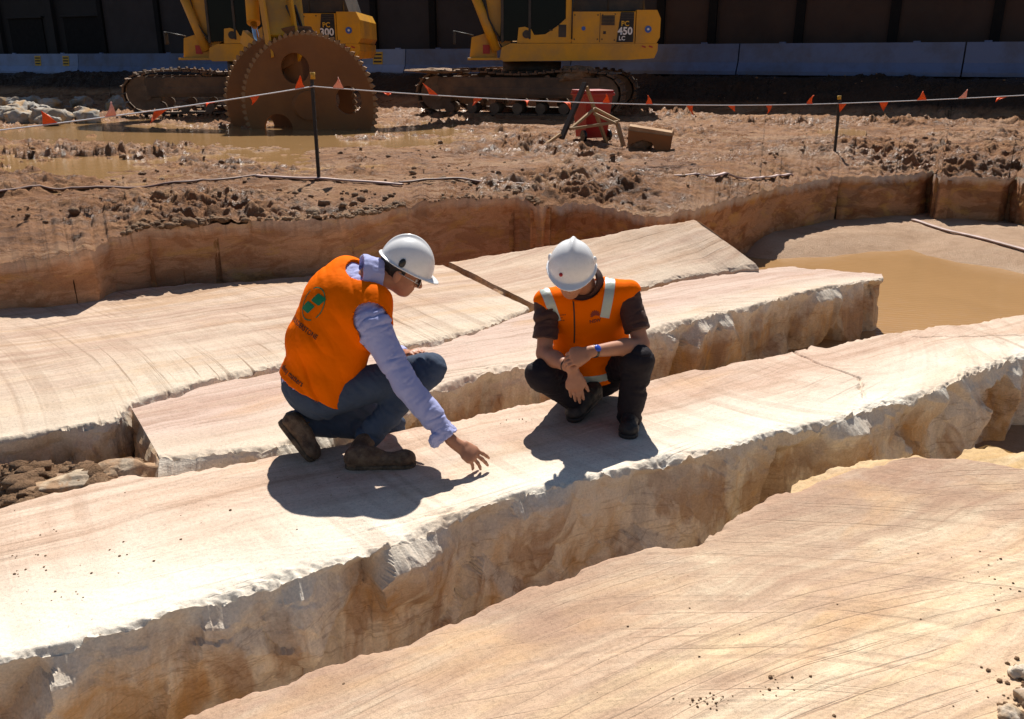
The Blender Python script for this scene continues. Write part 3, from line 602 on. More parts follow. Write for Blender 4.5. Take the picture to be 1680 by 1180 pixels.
# crumbs on the slabs
sp = []
for (u0, v0, du, dv, n, zz) in ((150,900,160,60,22,-.49),(60,930,60,70,30,-.49),(330,830,60,30,8,-.49),(560,830,200,40,6,-.49),(1165,1145,40,10,34,-.49),(1260,1120,30,14,14,-.49),(1560,920,60,40,8,-.49),(1300,1100,400,90,22,-.49),(1000,1060,300,90,8,-.49),(870,690,40,16,10,-.49),(1640,960,30,40,14,-.49)):
    for _ in range(n):
        u = r_.normal(u0, du * .6); v = r_.normal(v0, dv * .6); p = atz(u, v, zz); z_ = on_slab(p); q_ = abs(r_.normal()) * .0025 + .0014
        if z_ is not None: sp.append((p[0], p[1], z_ + q_ * .2, q_))
clods('stone_crumb', sp, m_clod, 'small dark crumbs of mud lying on the slabs')
def rock(name, label, p, r, seed, mat, rz=0, cat='rock', group=None, rough=.4, flat=False, cuts=2):
    v = rotz(lump(seed, r, True, rough), rz); f = ico_f
    me = bpy.data.meshes.new(name); bm = bmesh.new(); bv_ = [bm.verts.new(q) for q in v]
    for q in f: bm.faces.new([bv_[i] for i in q])
    bmesh.ops.subdivide_edges(bm, edges=bm.edges, cuts=cuts, use_grid_fill=True)
    co = np.array([q.co[:] for q in bm.verts]); s = float(np.mean(r)); dn = fbm(co / s * 2.2 + seed, 5) * .17 * s + np.abs(pnoise(co / s * 9 + seed)) * .10 * s + facets(co[:, 0] / s + seed, (co[:, 1] + co[:, 2] * .8) / s, .35, .2, int(seed * 3) % 89) * s * .5
    nn = co / (np.linalg.norm(co, axis=1)[:, None] + 1e-9)
    for q, d, e in zip(bm.verts, dn, nn): q.co = q.co + Vector(e * d)
    at = bm.verts.layers.float.new('cross')
    for q in bm.verts: q[at] = .2
    bm.to_mesh(me); bm.free(); o = link(name, me, mat, None, not flat); o.location = p
    return tag(o, label, cat, group)
m_rock = stone_wall('loose_rock', 7.7, base=(.42,.30,.18), light=(.6,.48,.33), stain=(.3,.17,.08)); m_yrock = stone_wall('ochre_rock', 8.8, base=(.62,.40,.15), light=(.72,.55,.28), stain=(.55,.3,.1), grey=(.62,.5,.33), stain_amt=.4); m_grey = stone_wall('grey_rubble', 9.1, base=(.34,.31,.27), light=(.46,.43,.38), stain=(.28,.2,.12), grey=(.38,.36,.33))
# muddy heap and a thin flake at the left
q = atz(155, 805, -.6); rock('sandstone_flake', 'thin reddish flake of sandstone leaning on the middle slab at the left', q + np.array([.02, .05, -.0]), (.36, .09, .10), 13, m_wallC, .35, 'rock', cuts=4)
sp = []
for k in range(3200):
    u = r_.uniform(-30, 240); v = r_.uniform(762, 840 - u * .2); p = atz(u, v, -.58 + .05 * math.sin(u * .05)); sp.append((p[0], p[1] + .03, p[2] - .03 + float(r_.normal()) * .012, abs(r_.normal()) ** 1.5 * .014 + .006))
clods('rubble', sp, m_clod, 'crumbly heap of broken mud in the gap at the left')
# rubble in the lower right corner
for i, (u, v, rr, lb) in enumerate(((1680, 1105, .05, 'upper brown stone in the lower right corner'), (1655, 1170, .045, 'angular brown stone at the bottom of the right corner'), (1698, 1150, .06, 'largest dark stone cut off by the right edge at the bottom'))):
    q = atz(u, v, -.5); zq = on_slab(q); q[2] = zq if zq is not None else -.5; rock('stone', lb, q + np.array([0, 0, .008]), (rr, rr * .8, rr * .55), 30 + i, m_rock, i * 1.3, 'stone')
sp = []
for k in range(150):
    u = 1716 - abs(r_.normal()) * 34; v = r_.uniform(1070, 1215); p = atz(u, v, -.495); z_ = on_slab(p); q_ = abs(r_.normal()) * .006 + .002
    if z_ is not None: sp.append((p[0], p[1], z_ + q_ * .2, q_))
clods('gravel', sp, m_clod, 'dark gravel in the lower right corner')
# grey rubble at the far left
for k in range(26):
    u = r_.uniform(-10, 210); v = r_.uniform(172, 203) - (u > 120) * 6; p = atz(u, v, .05); rr = r_.uniform(.12, .34)
    rock('rubble_rock', 'pale grey broken rock in the heap at the far left under the flag line', p + np.array([0, 0, .02]), (rr * 1.2, rr, rr * .7), 50 + k, m_grey, k, 'rock', 'grey rocks heaped at the far left')
# ------------------------------------------------------------------ far side: barriers, hoarding, buildings added for shade
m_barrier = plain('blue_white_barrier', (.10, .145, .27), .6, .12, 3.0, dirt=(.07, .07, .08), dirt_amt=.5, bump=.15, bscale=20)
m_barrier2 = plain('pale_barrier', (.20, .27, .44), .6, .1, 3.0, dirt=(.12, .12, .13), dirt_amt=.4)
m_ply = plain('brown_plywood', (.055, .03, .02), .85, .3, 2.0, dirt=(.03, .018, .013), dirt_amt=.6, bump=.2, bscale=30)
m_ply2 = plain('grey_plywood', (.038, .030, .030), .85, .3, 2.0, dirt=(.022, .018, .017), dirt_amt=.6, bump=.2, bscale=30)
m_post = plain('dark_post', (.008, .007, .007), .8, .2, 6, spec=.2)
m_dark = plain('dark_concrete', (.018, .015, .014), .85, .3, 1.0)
m_yel = plain('yellow_notice', (.60, .36, .03), .6, .15, 12); m_blk = plain('black_print', (.015, .014, .014), .6, .1, 12)
blen = np.linalg.norm(BB - BA)
def bpos(s, off=0.0): return BA + bdir * s + bnor * off
def s_of_u(u, off=0.0):
    """where the sighting at column u meets the barrier line"""
    r = (u - CX) / F_PX / (_cp + (CY - 100) / F_PX * _sp); P = BA + bnor * off
    return float((P[0] - r * P[1]) / (r * bdir[1] - bdir[0]))
brz = math.atan2(bdir[1], bdir[0])
def road_barrier(s0, s1, label, mat, notices=()):
    p = bpos((s0 + s1) / 2); zb = .88 + (0.10 if p[0] > 2 else 0) - (.12 if p[0] < -12 else 0); R = empty('road_barrier', (p[0], p[1], zb), brz); L = (s1 - s0) - .04
    tag(R, label, 'barrier', 'road barriers along the bank')
    prof = [(-.30, 0), (.30, 0), (.30, .10), (.16, .34), (.11, .86), (-.11, .86), (-.16, .34), (-.30, .10)]
    bm = bmesh.new(); a = [bm.verts.new((-L / 2, y, z)) for y, z in prof]; b = [bm.verts.new((L / 2, y, z)) for y, z in prof]; n = len(prof)
    bm.faces.new(a); bm.faces.new(b[::-1])
    for i in range(n): bm.faces.new((a[i], b[i], b[(i + 1) % n], a[(i + 1) % n]))
    bm_obj('barrier_body', bm, mat, R, bevel=.02)
    for k in range(2):
        box('lifting_lug', (.18, .10, .05), ((k - .5) * L * .6, 0, .875), mat, R, bevel=.008)
    for nx in notices:
        tl = math.atan2(.05, .52)
        nrot = Matrix.Rotation(-tl, 3, 'X')
        box('notice', (.42, .012, .42), (nx * L, -.15, .56), m_yel, R, nrot, bevel=0)
        for q in range(3): box('notice_print', (.34, .006, .055), (nx * L, -.158 + (q - 1) * .012, .56 + (q - 1) * .12), m_blk, R, nrot, bevel=0)
cuts = [-150, 0, 133, 318, 470, 597, 669, 940, 1213, 1581, 1760]
names = ['blue white road barrier cut off by the left edge', 'blue white road barrier with two yellow notices at the far left', 'blue road barrier left of the excavator with the saw', 'blue road barrier behind the cab of the left excavator', 'blue road barrier hidden behind the saw blade',
         'pale blue road barrier with one yellow notice between the excavators', 'blue road barrier behind the tracks of the right excavator', 'blue road barrier behind the tail of the right excavator', 'long blue road barrier behind the right marker stake', 'blue road barrier at the far right edge']
for i in range(10):
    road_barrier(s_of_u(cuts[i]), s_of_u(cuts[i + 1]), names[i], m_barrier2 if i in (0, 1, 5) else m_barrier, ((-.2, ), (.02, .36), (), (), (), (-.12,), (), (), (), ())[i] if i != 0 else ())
# hoarding of ply sheets on posts, right behind the barriers
H = empty('site_hoarding', (*bpos(blen / 2, 1.2), .7), brz); tag(H, 'dark brown plywood hoarding on posts behind the road barriers', 'hoarding')
hs = [(180, 268), (271, 330), (333, 430), (433, 520), (523, 617), (620, 712), (715, 800), (803, 890), (893, 1000), (1003, 1080), (1083, 1163), (1168, 1303), (1310, 1456), (1462, 1622), (1628, 1800)]
def hx(u): return s_of_u(u, 1.2) - blen / 2
for i, (a, b) in enumerate(hs):
    x0, x1 = hx(a), hx(b); hgt = 4.6
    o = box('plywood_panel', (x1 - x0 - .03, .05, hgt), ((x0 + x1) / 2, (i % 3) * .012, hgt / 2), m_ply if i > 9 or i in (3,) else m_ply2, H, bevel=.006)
for u in [178] + [(hs[i][1] + (hs[i + 1][0] if i + 1 < len(hs) else hs[i][1] + 3)) / 2 for i in range(len(hs))]:
    box('hoarding_post', (.26, .12, 4.75), (hx(u), -.075, 2.37), m_post, H, bevel=.008)
for zz in (.25, 4.3): box('hoarding_rail', (hx(1800) - hx(180), .06, .12), ((hx(1800) + hx(180)) / 2, .10, zz), m_post, H, bevel=.006)
# buildings added beyond the hoarding, heights set to cast the far shade
def building(name, label, u0, u1, off, z1, dep, mat):
    s0, s1 = s_of_u(u0, off), s_of_u(u1, off); p = bpos((s0 + s1) / 2, off + dep / 2); R = empty(name, (*p, .8), brz); L = s1 - s0
    tag(R, label, 'building'); box('wall', (L, dep, z1), (0, 0, z1 / 2), mat, R, bevel=.03)
    nb = max(2, int(L / 4.2)); yf = -dep / 2
    for k in range(nb + 1):
        box('pier', (.5, .25, z1 - .3), (-L / 2 + .26 + k * (L - .52) / nb, yf - .10, (z1 - .3) / 2), mat, R, bevel=.02)
    for fl in range(max(1, int(z1 / 3.6))):
        for k in range(nb):
            x = -L / 2 + .26 + (k + .5) * (L - .52) / nb; w = (L - .52) / nb * .62
            win = box('shutter' if fl == 0 else 'window', (w, .06, 2.5 if fl == 0 else 1.7), (x, yf - .03, 1.26 if fl == 0 else fl * 3.6 + 1.5), m_post, R, bevel=.01)
            box('sill', (w + .2, .18, .09), (x, yf - .06, (2.58 if fl == 0 else fl * 3.6 + .58)), mat, R, bevel=.01)
    box('parapet', (L + .3, dep + .3, .35), (0, 0, z1 + .17), mat, R, bevel=.03)
    return R
building('shade_building', 'tall dark building behind the barriers at the far left, height added for its shade', -700, 420, 3.2, 17.0, 10, m_dark)
building('shade_building', 'lower dark building added unseen behind the hoarding to cast shade between the excavators', 428, 760, 3.4, 9.0, 8, m_dark)
# ------------------------------------------------------------------ excavators
m_cat = plain('excavator_yellow', (.74, .35, .012), .42, .12, 2.2, dirt=(.30, .19, .09), dirt_amt=.45, spec=.4)
m_catd = plain('excavator_frame', (.030, .027, .025), .6, .3, 4, dirt=(.14, .09, .05), dirt_amt=.4)
m_track = plain('muddy_track', (.10, .065, .042), .8, .3, 3, dirt=(.22, .125, .065), dirt_amt=.9, bump=.6, bscale=18)
m_roller = plain('muddy_roller', (.12, .075, .045), .75, .3, 5, dirt=(.26, .17, .1), dirt_amt=.6)
m_glass = plain('cab_glass', (.006, .007, .007), .12, .2, 3, spec=.12); m_chrome = plain('chrome_rod', (.7, .7, .68), .18, .05, 10, metal=1.0)
m_rust = plain('rusty_blade', (.25, .10, .027), .75, .25, 1.6, dirt=(.15, .058, .017), dirt_amt=.6, bump=.25, bscale=22)
m_tooth = plain('worn_tooth', (.26, .15, .075), .45, .3, 20, metal=.45); m_whitep = plain('white_print', (.8, .8, .8), .6, .05, 10); m_yelp = plain('yellow_print', (.75, .42, .03), .6, .05, 10); m_bluep = plain('blue_emblem', (.04, .12, .45), .5, .1, 10); m_redp = plain('red_plate', (.45, .03, .02), .5, .1, 10)
def flat_text(name, body, size, loc, mat, parent, bold=.004):
    bm = text_bm(body, size, bold, sub=False); M = Matrix.Rotation(math.pi / 2, 4, 'X')
    bmesh.ops.transform(bm, matrix=Matrix.Translation(Vector(loc)) @ M, verts=bm.verts); return bm_obj(name, bm, mat, parent)
def disc(name, r, th, loc, mat, parent, seg=28):
    return tube(name, (loc[0], loc[1], loc[2]), (loc[0], loc[1] - th, loc[2]), r, mat, parent, seg=seg)
def ring_path(L, r, step):
    """centre line of a track seen from the side, raised idlers"""
    pts = []; n1_ = int(L / step)
    for k in range(n1_): pts.append((-L / 2 + L * k / n1_, 2 * r, 0))
    m = max(6, int(math.pi * r / step))
    for k in range(m): a = math.pi / 2 - math.pi * k / m; pts.append((L / 2 + r * math.cos(a), r + r * math.sin(a), a - math.pi / 2))
    for k in range(n1_): pts.append((L / 2 - L * k / n1_, 0, -math.pi))
    for k in range(m): a = -math.pi / 2 - math.pi * k / m; pts.append((-L / 2 + r * math.cos(a), r + r * math.sin(a), a - math.pi / 2))
    return pts
def track(parent, yc, rot, L, r, w, ush=0.0):
    c, s = math.cos(rot), math.sin(rot); M = Matrix.Translation((ush, 0, 0)) @ Matrix.Rotation(rot, 4, 'Z') @ Matrix.Translation((0, yc, 0)); rr = random.Random(int(yc * 10) + 3)
    bm = bmesh.new()
    for x, z, a in ring_path(L, r, .215):
        z += .05 + (-.045 * math.cos(x * 2.2) if z > r * 1.5 else 0)
        R3 = Matrix.Rotation(-a, 3, 'Y')
        add_box(bm, (.195, w, .045), (x, 0, z), R3); add_box(bm, (.03, w, .06), Vector((x, 0, z)) + R3 @ Vector((.05, 0, .04)), R3)
    bmesh.ops.transform(bm, matrix=M, verts=bm.verts)
    bt = bm_obj('track_belt', bm, m_track, parent); tag(bt, kind='stuff')
    bm = bmesh.new(); add_box(bm, (L * .98, w * .86, r * 1.0), (0, 0, r + .20)); add_box(bm, (L * .8, w * .93, r * .42), (0, 0, r + .10)); bmesh.ops.transform(bm, matrix=M, verts=bm.verts); bm_obj('track_frame', bm, m_track, parent, bevel=.05)
    for x, q in ((-L / 2, r * .83), (L / 2, r * .83)):
        bm = bmesh.new(); add_tube(bm, (x, -w * .36, r + .05), (x, w * .36, r + .05), q, seg=28); add_tube(bm, (x, -w * .42, r + .05), (x, -w * .3, r + .05), q * .45, seg=18); bmesh.ops.transform(bm, matrix=M, verts=bm.verts); bm_obj('idler_wheel' if x < 0 else 'sprocket', bm, m_roller, parent)
    for k in range(7):
        x = -L * .42 + L * .84 * k / 6; bm = bmesh.new(); add_tube(bm, (x, -w * .40, .20), (x, w * .40, .20), .135, seg=16); bmesh.ops.transform(bm, matrix=M, verts=bm.verts); bm_obj('track_roller', bm, m_roller, parent)
    for k in range(2):
        x = -L * .18 + L * .36 * k; bm = bmesh.new(); add_tube(bm, (x, -w * .40, 2 * r - .09), (x, w * .40, 2 * r - .09), .08, seg=12); bmesh.ops.transform(bm, matrix=M, verts=bm.verts); bm_obj('carrier_roller', bm, m_roller, parent)
def arm_beam(name, pts, y, w, mat, parent):
    """box-section arm: centre line points (x, z, depth)"""
    up_, lo_ = [], []
    P = np.array([(a, b) for a, b, c in pts]); T = np.gradient(P, axis=0); T /= np.linalg.norm(T, axis=1)[:, None]
    for (x, z, d), t in zip(pts, T): up_.append((x - t[1] * d / 2, z + t[0] * d / 2)); lo_.append((x + t[1] * d / 2, z - t[0] * d / 2))
    return prism(name, up_ + lo_[::-1], y - w / 2, y + w / 2, mat, parent, bevel=.03)
def excavator(loc, label, model, sub, trot, first, ush=0.0):
    R = empty('excavator', loc, 0.0); tag(R, label, 'excavator', 'yellow excavators with cabs facing left')
    for yc in (-1.45, 1.45): track(R, yc, trot, 4.4, .52, .72, ush)
    bm = bmesh.new(); add_box(bm, (2.4, 2.6, .55), (0, 0, .80), Matrix.Rotation(trot, 3, 'Z')); bm_obj('undercarriage', bm, m_track, R, bevel=.06)
    tube('slew_ring', (0, 0, 1.02), (0, 0, 1.36), .80, m_catd, R, seg=28)
    yf, yb = -1.45, 1.45
    # deck with upswept nose and rounded tail
    prism('deck', [(-.78, 1.36), (2.5, 1.40), (3.12, 1.44), (3.20, 1.62), (3.20, 1.80), (-.60, 1.80), (-.82, 1.70), (-.86, 1.45)], yf, yb, m_cat, R, .03)
    prism('counterweight', [(2.62, 1.805), (3.16, 1.805), (3.24, 1.95), (3.24, 2.40), (3.14, 2.60), (2.62, 2.60)], yf, yb, m_cat, R, .06)
    prism('engine_hood', [(.98, 1.805), (2.60, 1.805), (2.60, 2.56), (.98, 2.56)], yf + .02, yb - .02, m_cat, R, .04)
    prism('hood_top', [(.99, 2.565), (2.9, 2.605), (2.75, 3.1), (1.5, 3.22), (1.05, 3.0)], yf + .35, yb - .35, m_catd, R, .05)
    for x in (1.70,): box('panel_gap', (.012, .012, .70), (x, yf + .016, 2.18), m_catd, R, bevel=0)
    for k in range(7): box('grille_slat', (.34, .016, .028), (1.90, yf + .012, 2.30 + k * .034 - .05), m_catd, R, bevel=0) if not first else None
    for x, z in ((1.05, 1.9), (1.05, 2.48), (1.64, 1.9), (1.64, 2.48), (1.76, 1.9), (1.76, 2.48), (2.08, 1.88), (2.08, 2.50)): disc('bolt', .018, .014, (x, yf + .022, z), m_catd, R, 8)
    tube('grab_rail', (.98, yf - .04, 1.9), (.98, yf - .04, 3.0), .018, m_catd, R, seg=8); tube('exhaust_pipe', (2.1, -.3, 3.1), (2.1, -.3, 3.75), .07, m_catd, R, seg=12)
    for x in (1.0, 1.9, 2.8):
        tube('handrail_post', (x, yf + .12, 2.58), (x, yf + .12, 3.35), .02, m_catd, R, seg=8)
    tube('handrail', (1.0, yf + .12, 3.35), (2.8, yf + .12, 3.35), .02, m_catd, R, seg=8)
    prism('decal_panel', [(2.13, 1.83), (2.56, 1.83), (2.56, 2.55), (2.22, 2.55)], yf + .008, yf + .018, m_blk, R, 0)
    for k in range(3): box('decal_stripe', (.34 - k * .01, .006, .022), (2.39, yf + .006, 2.40 + k * .055), m_catd, R, bevel=0)
    flat_text('model_lettering', 'PC', .17, (2.34, yf + .004, 2.27), m_yelp, R); flat_text('model_lettering', model, .25, (2.345, yf + .004, 2.09), m_whitep, R, .008)
    if sub: flat_text('model_lettering', sub, .14, (2.27, yf + .004, 1.92), m_whitep, R)
    disc('emblem', .085, .012, (2.93, yf - .005, 2.14), m_bluep, R); disc('emblem_mark', .03, .006, (2.93, yf - .018, 2.14), m_whitep, R)
    disc('round_sticker', .05, .010, (1.28, yf + .015, 2.16), m_bluep, R); box('latch', (.07, .02, .07), (1.82, yf + .012, 2.06), m_catd, R, bevel=.004)
    for k in range(2): box('hazard_mark', (.10, .012, .035), (2.84 + k * .18, yf - .007, 1.72), m_redp, R, Matrix.Rotation(.3, 3, 'Y'), bevel=0)
    # cab
    cy0, cy1 = yf + .02, yf + 1.12
    prism('cab_glass', [(-.86, 1.86), (.50, 1.86), (.50, 2.15), (.88, 2.45), (.90, 3.35), (.72, 3.55), (-.50, 3.55), (-.80, 3.0)], cy0 + .02, cy1, m_glass, R, .04)
    prism('cab_skirt', [(-.42, 1.81), (.96, 1.81), (.96, 2.42), (.88, 2.44), (.62, 2.22), (.30, 2.02), (.02, 2.0), (-.06, 2.14), (-.22, 2.20), (-.38, 2.18)], cy0 - .01, cy1 + .01, m_cat, R, .02)
    box('cab_pillar', (.16, .10, 1.75), (.90, cy0 + .03, 2.72), m_cat, R, bevel=.02); box('cab_pillar', (.07, .07, 1.7), (-.10, cy0 + .02, 2.75), m_catd, R, bevel=.02); box('cab_pillar', (.07, .07, 1.6), (-.80, cy0 + .02, 2.62), m_catd, R, bevel=.02)
    box('cab_roof', (1.75, 1.16, .10), (.06, (cy0 + cy1) / 2, 3.58), m_cat, R, bevel=.03)
    disc('cab_lamp', .10, .02, (-.18, cy0 - .012, 2.02), m_catd, R); box('door_vent', (.20, .012, .30), (.74, cy0 - .014, 2.10), m_catd, R, bevel=.004); box('door_handle', (.10, .03, .03), (.44, cy0 - .02, 2.12), m_catd, R, bevel=.008)
    box('seat', (.5, .5, .8), (.3, cy1 - .4, 2.3), m_catd, R)
    # step box and front lamp left of the cab
    prism('tool_box', [(-1.66, 1.46), (-.95, 1.40), (-.95, 1.95), (-1.25, 2.05), (-1.60, 1.95)], yf + .35, yf + 1.0, m_cat, R, .03); box('red_reflector', (.18, .02, .22), (-1.22, yf + .34, 1.66), m_redp, R, bevel=.005); box('step', (.9, .4, .06), (-1.25, yf + .25, 1.42), m_cat, R, bevel=.01)
    box('mirror', (.05, .22, .32), (-2.05, yf + .3, 1.95), m_catd, R, bevel=.02); tube('mirror_arm', (-2.05, yf + .3, 2.1), (-1.55, yf + .4, 2.0), .015, m_catd, R, seg=6)
    # boom
    by = .15
    if first:
        bp = [(-.55, 1.85, .55), (-1.0, 2.7, .7), (-1.75, 4.2, .8), (-2.1, 5.4, .85), (-1.7, 6.4, .75), (-.8, 7.1, .6)]
    else:
        bp = [(-.55, 1.85, .55), (-1.05, 2.75, .72), (-1.95, 4.3, .8), (-2.9, 5.8, .8), (-4.4, 6.9, .7), (-6.2, 7.3, .5)]
    arm_beam('boom', bp, -.9, .62, m_cat, R)
    for yy in (-1.30, -.50):
        a = (-.95, yy, 1.62); b = (bp[2][0] + .05, yy, bp[2][1] - .35); mid = tuple(a[i] + (b[i] - a[i]) * .62 for i in range(3))
        tube('boom_cylinder', a, mid, .12, m_cat, R, seg=16); tube('cylinder_rod', mid, b, .06, m_chrome, R, seg=12)
    for k in range(3): pipe('hydraulic_hose', [(-.75 - .18 * k * .3, -1.26 - k * .03, 1.85), (-1.15, -1.30 - k * .03, 2.2 + k * .1), (-1.25, -1.28, 2.7 + k * .1), (-1.5, -1.26, 3.4)], .025, m_catd, R)
    return R
ex2 = excavator((.55, 25.3, 0), 'yellow excavator with 450 on its side, to the right and without a saw', '450', 'LC', math.radians(-14), False)
g1 = aty(425, 150, 26.2)
ex1 = excavator((g1[0], 26.2, 0), 'yellow excavator at the left carrying two rusty toothed saw discs', '300', None, math.radians(16), True, -.75)
# mud caked on the near track
qv = aty(925, 140, 23.4)
def child_lump(name, p, r, seed, mat, parent):
    o = rock(name, 'x', (0, 0, 0), r, seed, mat, 0)
    for k in ('label', 'category'):
        if k in o: del o[k]
    o.parent = parent; o.location = Vector(p) - parent.location; return o
child_lump('mud_cake', (1.62, 23.55, 1.02), (.5, .42, .20), 71, m_clod, ex2); child_lump('mud_cake', (-2.0, 24.2, 1.12), (.8, .3, .06), 72, m_clod, ex2)
# saw discs and the arm that carries them
def saw_disc(parent, c, r, yaw, holes, nteeth, phase):
    """round plate with cut-out holes, teeth as separate pieces on the rim"""
    M = Matrix.Translation(Vector(c) - parent.location) @ Matrix.Rotation(yaw, 4, 'Z') @ Matrix.Rotation(math.pi / 2, 4, 'X')
    cu = bpy.data.curves.new('outline', 'CURVE'); cu.dimensions = '2D'; cu.fill_mode = 'BOTH'; cu.extrude = .03; cu.bevel_depth = .006; cu.resolution_u = 10
    def circ(x, y, q):
        sp_ = cu.splines.new('BEZIER'); sp_.bezier_points.add(7); sp_.use_cyclic_u = True; kk = q * .2652 
        for i, b in enumerate(sp_.bezier_points):
            a = i * math.pi / 4; b.co = (x + q * math.cos(a), y + q * math.sin(a), 0); t = Vector((-math.sin(a), math.cos(a), 0)) * kk; b.handle_left = b.co - t; b.handle_right = b.co + t
    circ(0, 0, r)
    for hx_, hy_, hr_ in holes: circ(hx_, hy_, hr_)
    ob = bpy.data.objects.new('outline', cu); C.objects.link(ob); me = bpy.data.meshes.new_from_object(ob.evaluated_get(bpy.context.evaluated_depsgraph_get())); bpy.data.objects.remove(ob); bpy.data.curves.remove(cu)
    me.name = 'saw_blade'; me.transform(M); d = link('saw_blade', me, m_rust, parent)
    bm = bmesh.new(); vsx = [bm.verts.new(q) for q in ((-.042, -.03, -.04), (.042, -.03, -.04), (.042, .035, -.04), (.02, .07, -.04), (-.042, .03, -.04))]; f = bm.faces.new(vsx)
    ex = bmesh.ops.extrude_face_region(bm, geom=[f]); bmesh.ops.translate(bm, vec=(0, 0, .08), verts=[v for v in ex['geom'] if isinstance(v, bmesh.types.BMVert)]); bmesh.ops.recalc_face_normals(bm, faces=bm.faces)
    tm = bpy.data.meshes.new('tooth'); bm.to_mesh(tm); bm.free(); tm.materials.append(m_tooth)
    for k in range(nteeth):
        a = 2 * math.pi * k / nteeth + phase
        if c[2] + math.sin(a) * r < -.12: continue
        o = bpy.data.objects.new('tooth', tm); C.objects.link(o); o.parent = d
        o.matrix_local = M @ Matrix.Translation((r * math.cos(a), r * math.sin(a), 0)) @ Matrix.Rotation(a - math.pi / 2, 4, 'Z')
    return d
bc = aty(507, 173, 19.7); bc2 = aty(476, 172, 20.75)
hol = [(-.25, .76, .32), (.88, .11, .30), (-.72, -.50, .32), (.35, -.85, .30)]
saw_disc(ex1, (bc[0], 19.75, bc[2]), 1.46, math.radians(-6), hol, 72, .02)
saw_disc(ex1, (bc2[0], 20.75, bc2[2]), 1.50, math.radians(-6), hol, 72, .05)
L1 = ex1.location
tube('saw_hub', Vector((bc[0] + .02, 19.6, bc[2])) - L1, Vector((bc2[0], 20.95, bc2[2])) - L1, .30, m_rust, ex1, seg=24)
hx0 = Vector((bc[0] - .2, 20.25, bc[2])) - L1
top = aty(452, -120, 22.6); topv = Vector(top) - L1
bar('stick', hx0 + Vector((-.3, .0, 1.25)), topv, .80, .55, m_cat, ex1, .05)
for k in (-1, 1): bar('stick_plate', hx0 + Vector((-.3 + k * .30, -.3, .9)), hx0 + Vector((-.55 + k * .30, .25, 2.3)), .05, .5, m_cat, ex1, .01)
bar('saw_bracket', hx0 + Vector((.05, 0, -.1)), hx0 + Vector((-.15, .1, 1.6)), .6, .55, m_rust, ex1, .06)
bar('gear_case', hx0 + Vector((-.6, 0, .9)), hx0 + Vector((.35, 0, 1.35)), .5, .5, m_rust, ex1, .06)
a = Vector(aty(412, 2, 21.6)) - L1; b = Vector(aty(416, 38, 21.2)) - L1; c_ = Vector(aty(424, 80, 20.9)) - L1; a2 = Vector(aty(405, -110, 22.4)) - L1
tube('stick_cylinder', a2, b, .15, m_cat, ex1, seg=18); tube('cylinder_rod', b, c_, .075, m_chrome, ex1, seg=14)
bar('link_arm', Vector(aty(425, 82, 20.9)) - L1, Vector(aty(400, 60, 21.2)) - L1, .14, .3, m_cat, ex1)
bar('stick_head', topv, Vector((-.8, -.9, 7.1)), .6, .6, m_cat, ex1, .05)
for k in range(3): pipe('hydraulic_hose', [Vector(aty(470 + k * 7, 10, 20.6)) - L1, Vector(aty(484 + k * 6, 40 + k * 4, 20.2)) - L1, Vector(aty(500 + k * 5, 62 + k * 3, 20.1)) - L1, Vector(aty(490, 80, 20.2)) - L1], .03, m_catd, ex1)

# ------------------------------------------------------------------ flag line on stakes
m_stake = plain('black_stake', (.015, .013, .012), .55, .2, 20); m_cap = plain('yellow_cap', (.55, .30, .02), .5, .1, 20); m_flag = cloth('orange_flag', (1.0, .12, .02), .6, var=.06); m_flag2 = cloth('pale_flag', (.90, .42, .33), .6, var=.1)
m_rope = plain('white_rope', (.62, .60, .62), .7, .15, 60)
def on_ground(u, v):
    z = 0.0
    for _ in range(8): p = atz(u, v, z); z = ground_at(p[0], p[1])
    p[2] = z; return p
def stake(u0, v0, u1, v1, lab):
    b = on_ground(u0, v0); t = aty(u1, v1, b[1]); R = empty('marker_stake', b); tag(R, lab, 'stake', 'black stakes of the flag line'); d = Vector(t - b)
    bm = bmesh.new(); q = d.to_track_quat('Z', 'Y').to_matrix(); L = d.length + .25; cn = d * .5 - d.normalized() * .12
    add_box(bm, (.045, .010, L), cn, q); add_box(bm, (.010, .030, L * .999), cn + q @ Vector((0, .0205, 0)), q); bm_obj('picket', bm, m_stake, R)
    for k in range(9): p = d * (.12 + k * .09); bm = bmesh.new(); add_box(bm, (.05, .016, .018), p, q); bm_obj('notch', bm, m_stake, R)
    tube('cap', d * .965, d * 1.03, .030, m_cap, R, seg=12); return t
t1 = stake(525, 294, 513, 124, 'black marker stake with yellow cap standing in front of the saw blades')
t2 = stake(1366, 268, 1377, 160, 'black marker stake with yellow cap in front of the bare hoarding at the right')
r1 = aty(513.5, 142, t1[1] - .03); r2 = aty(1375, 170, t2[1] - .03); r0 = aty(-160, 232, 8.2); r3 = aty(1900, 143, 13.4)
F = empty('flag_line', (float(t1[0]), float(t1[1]), 0)); FL = np.array(F.location); tag(F, 'white rope with small orange flags strung between the stakes', 'flag line')
def span(a, b, sag, n=40):
    s = np.linspace(0, 1, n)[:, None]; P = a * (1 - s) + b * s; P[:, 2] -= (4 * s * (1 - s))[:, 0] * sag; return P
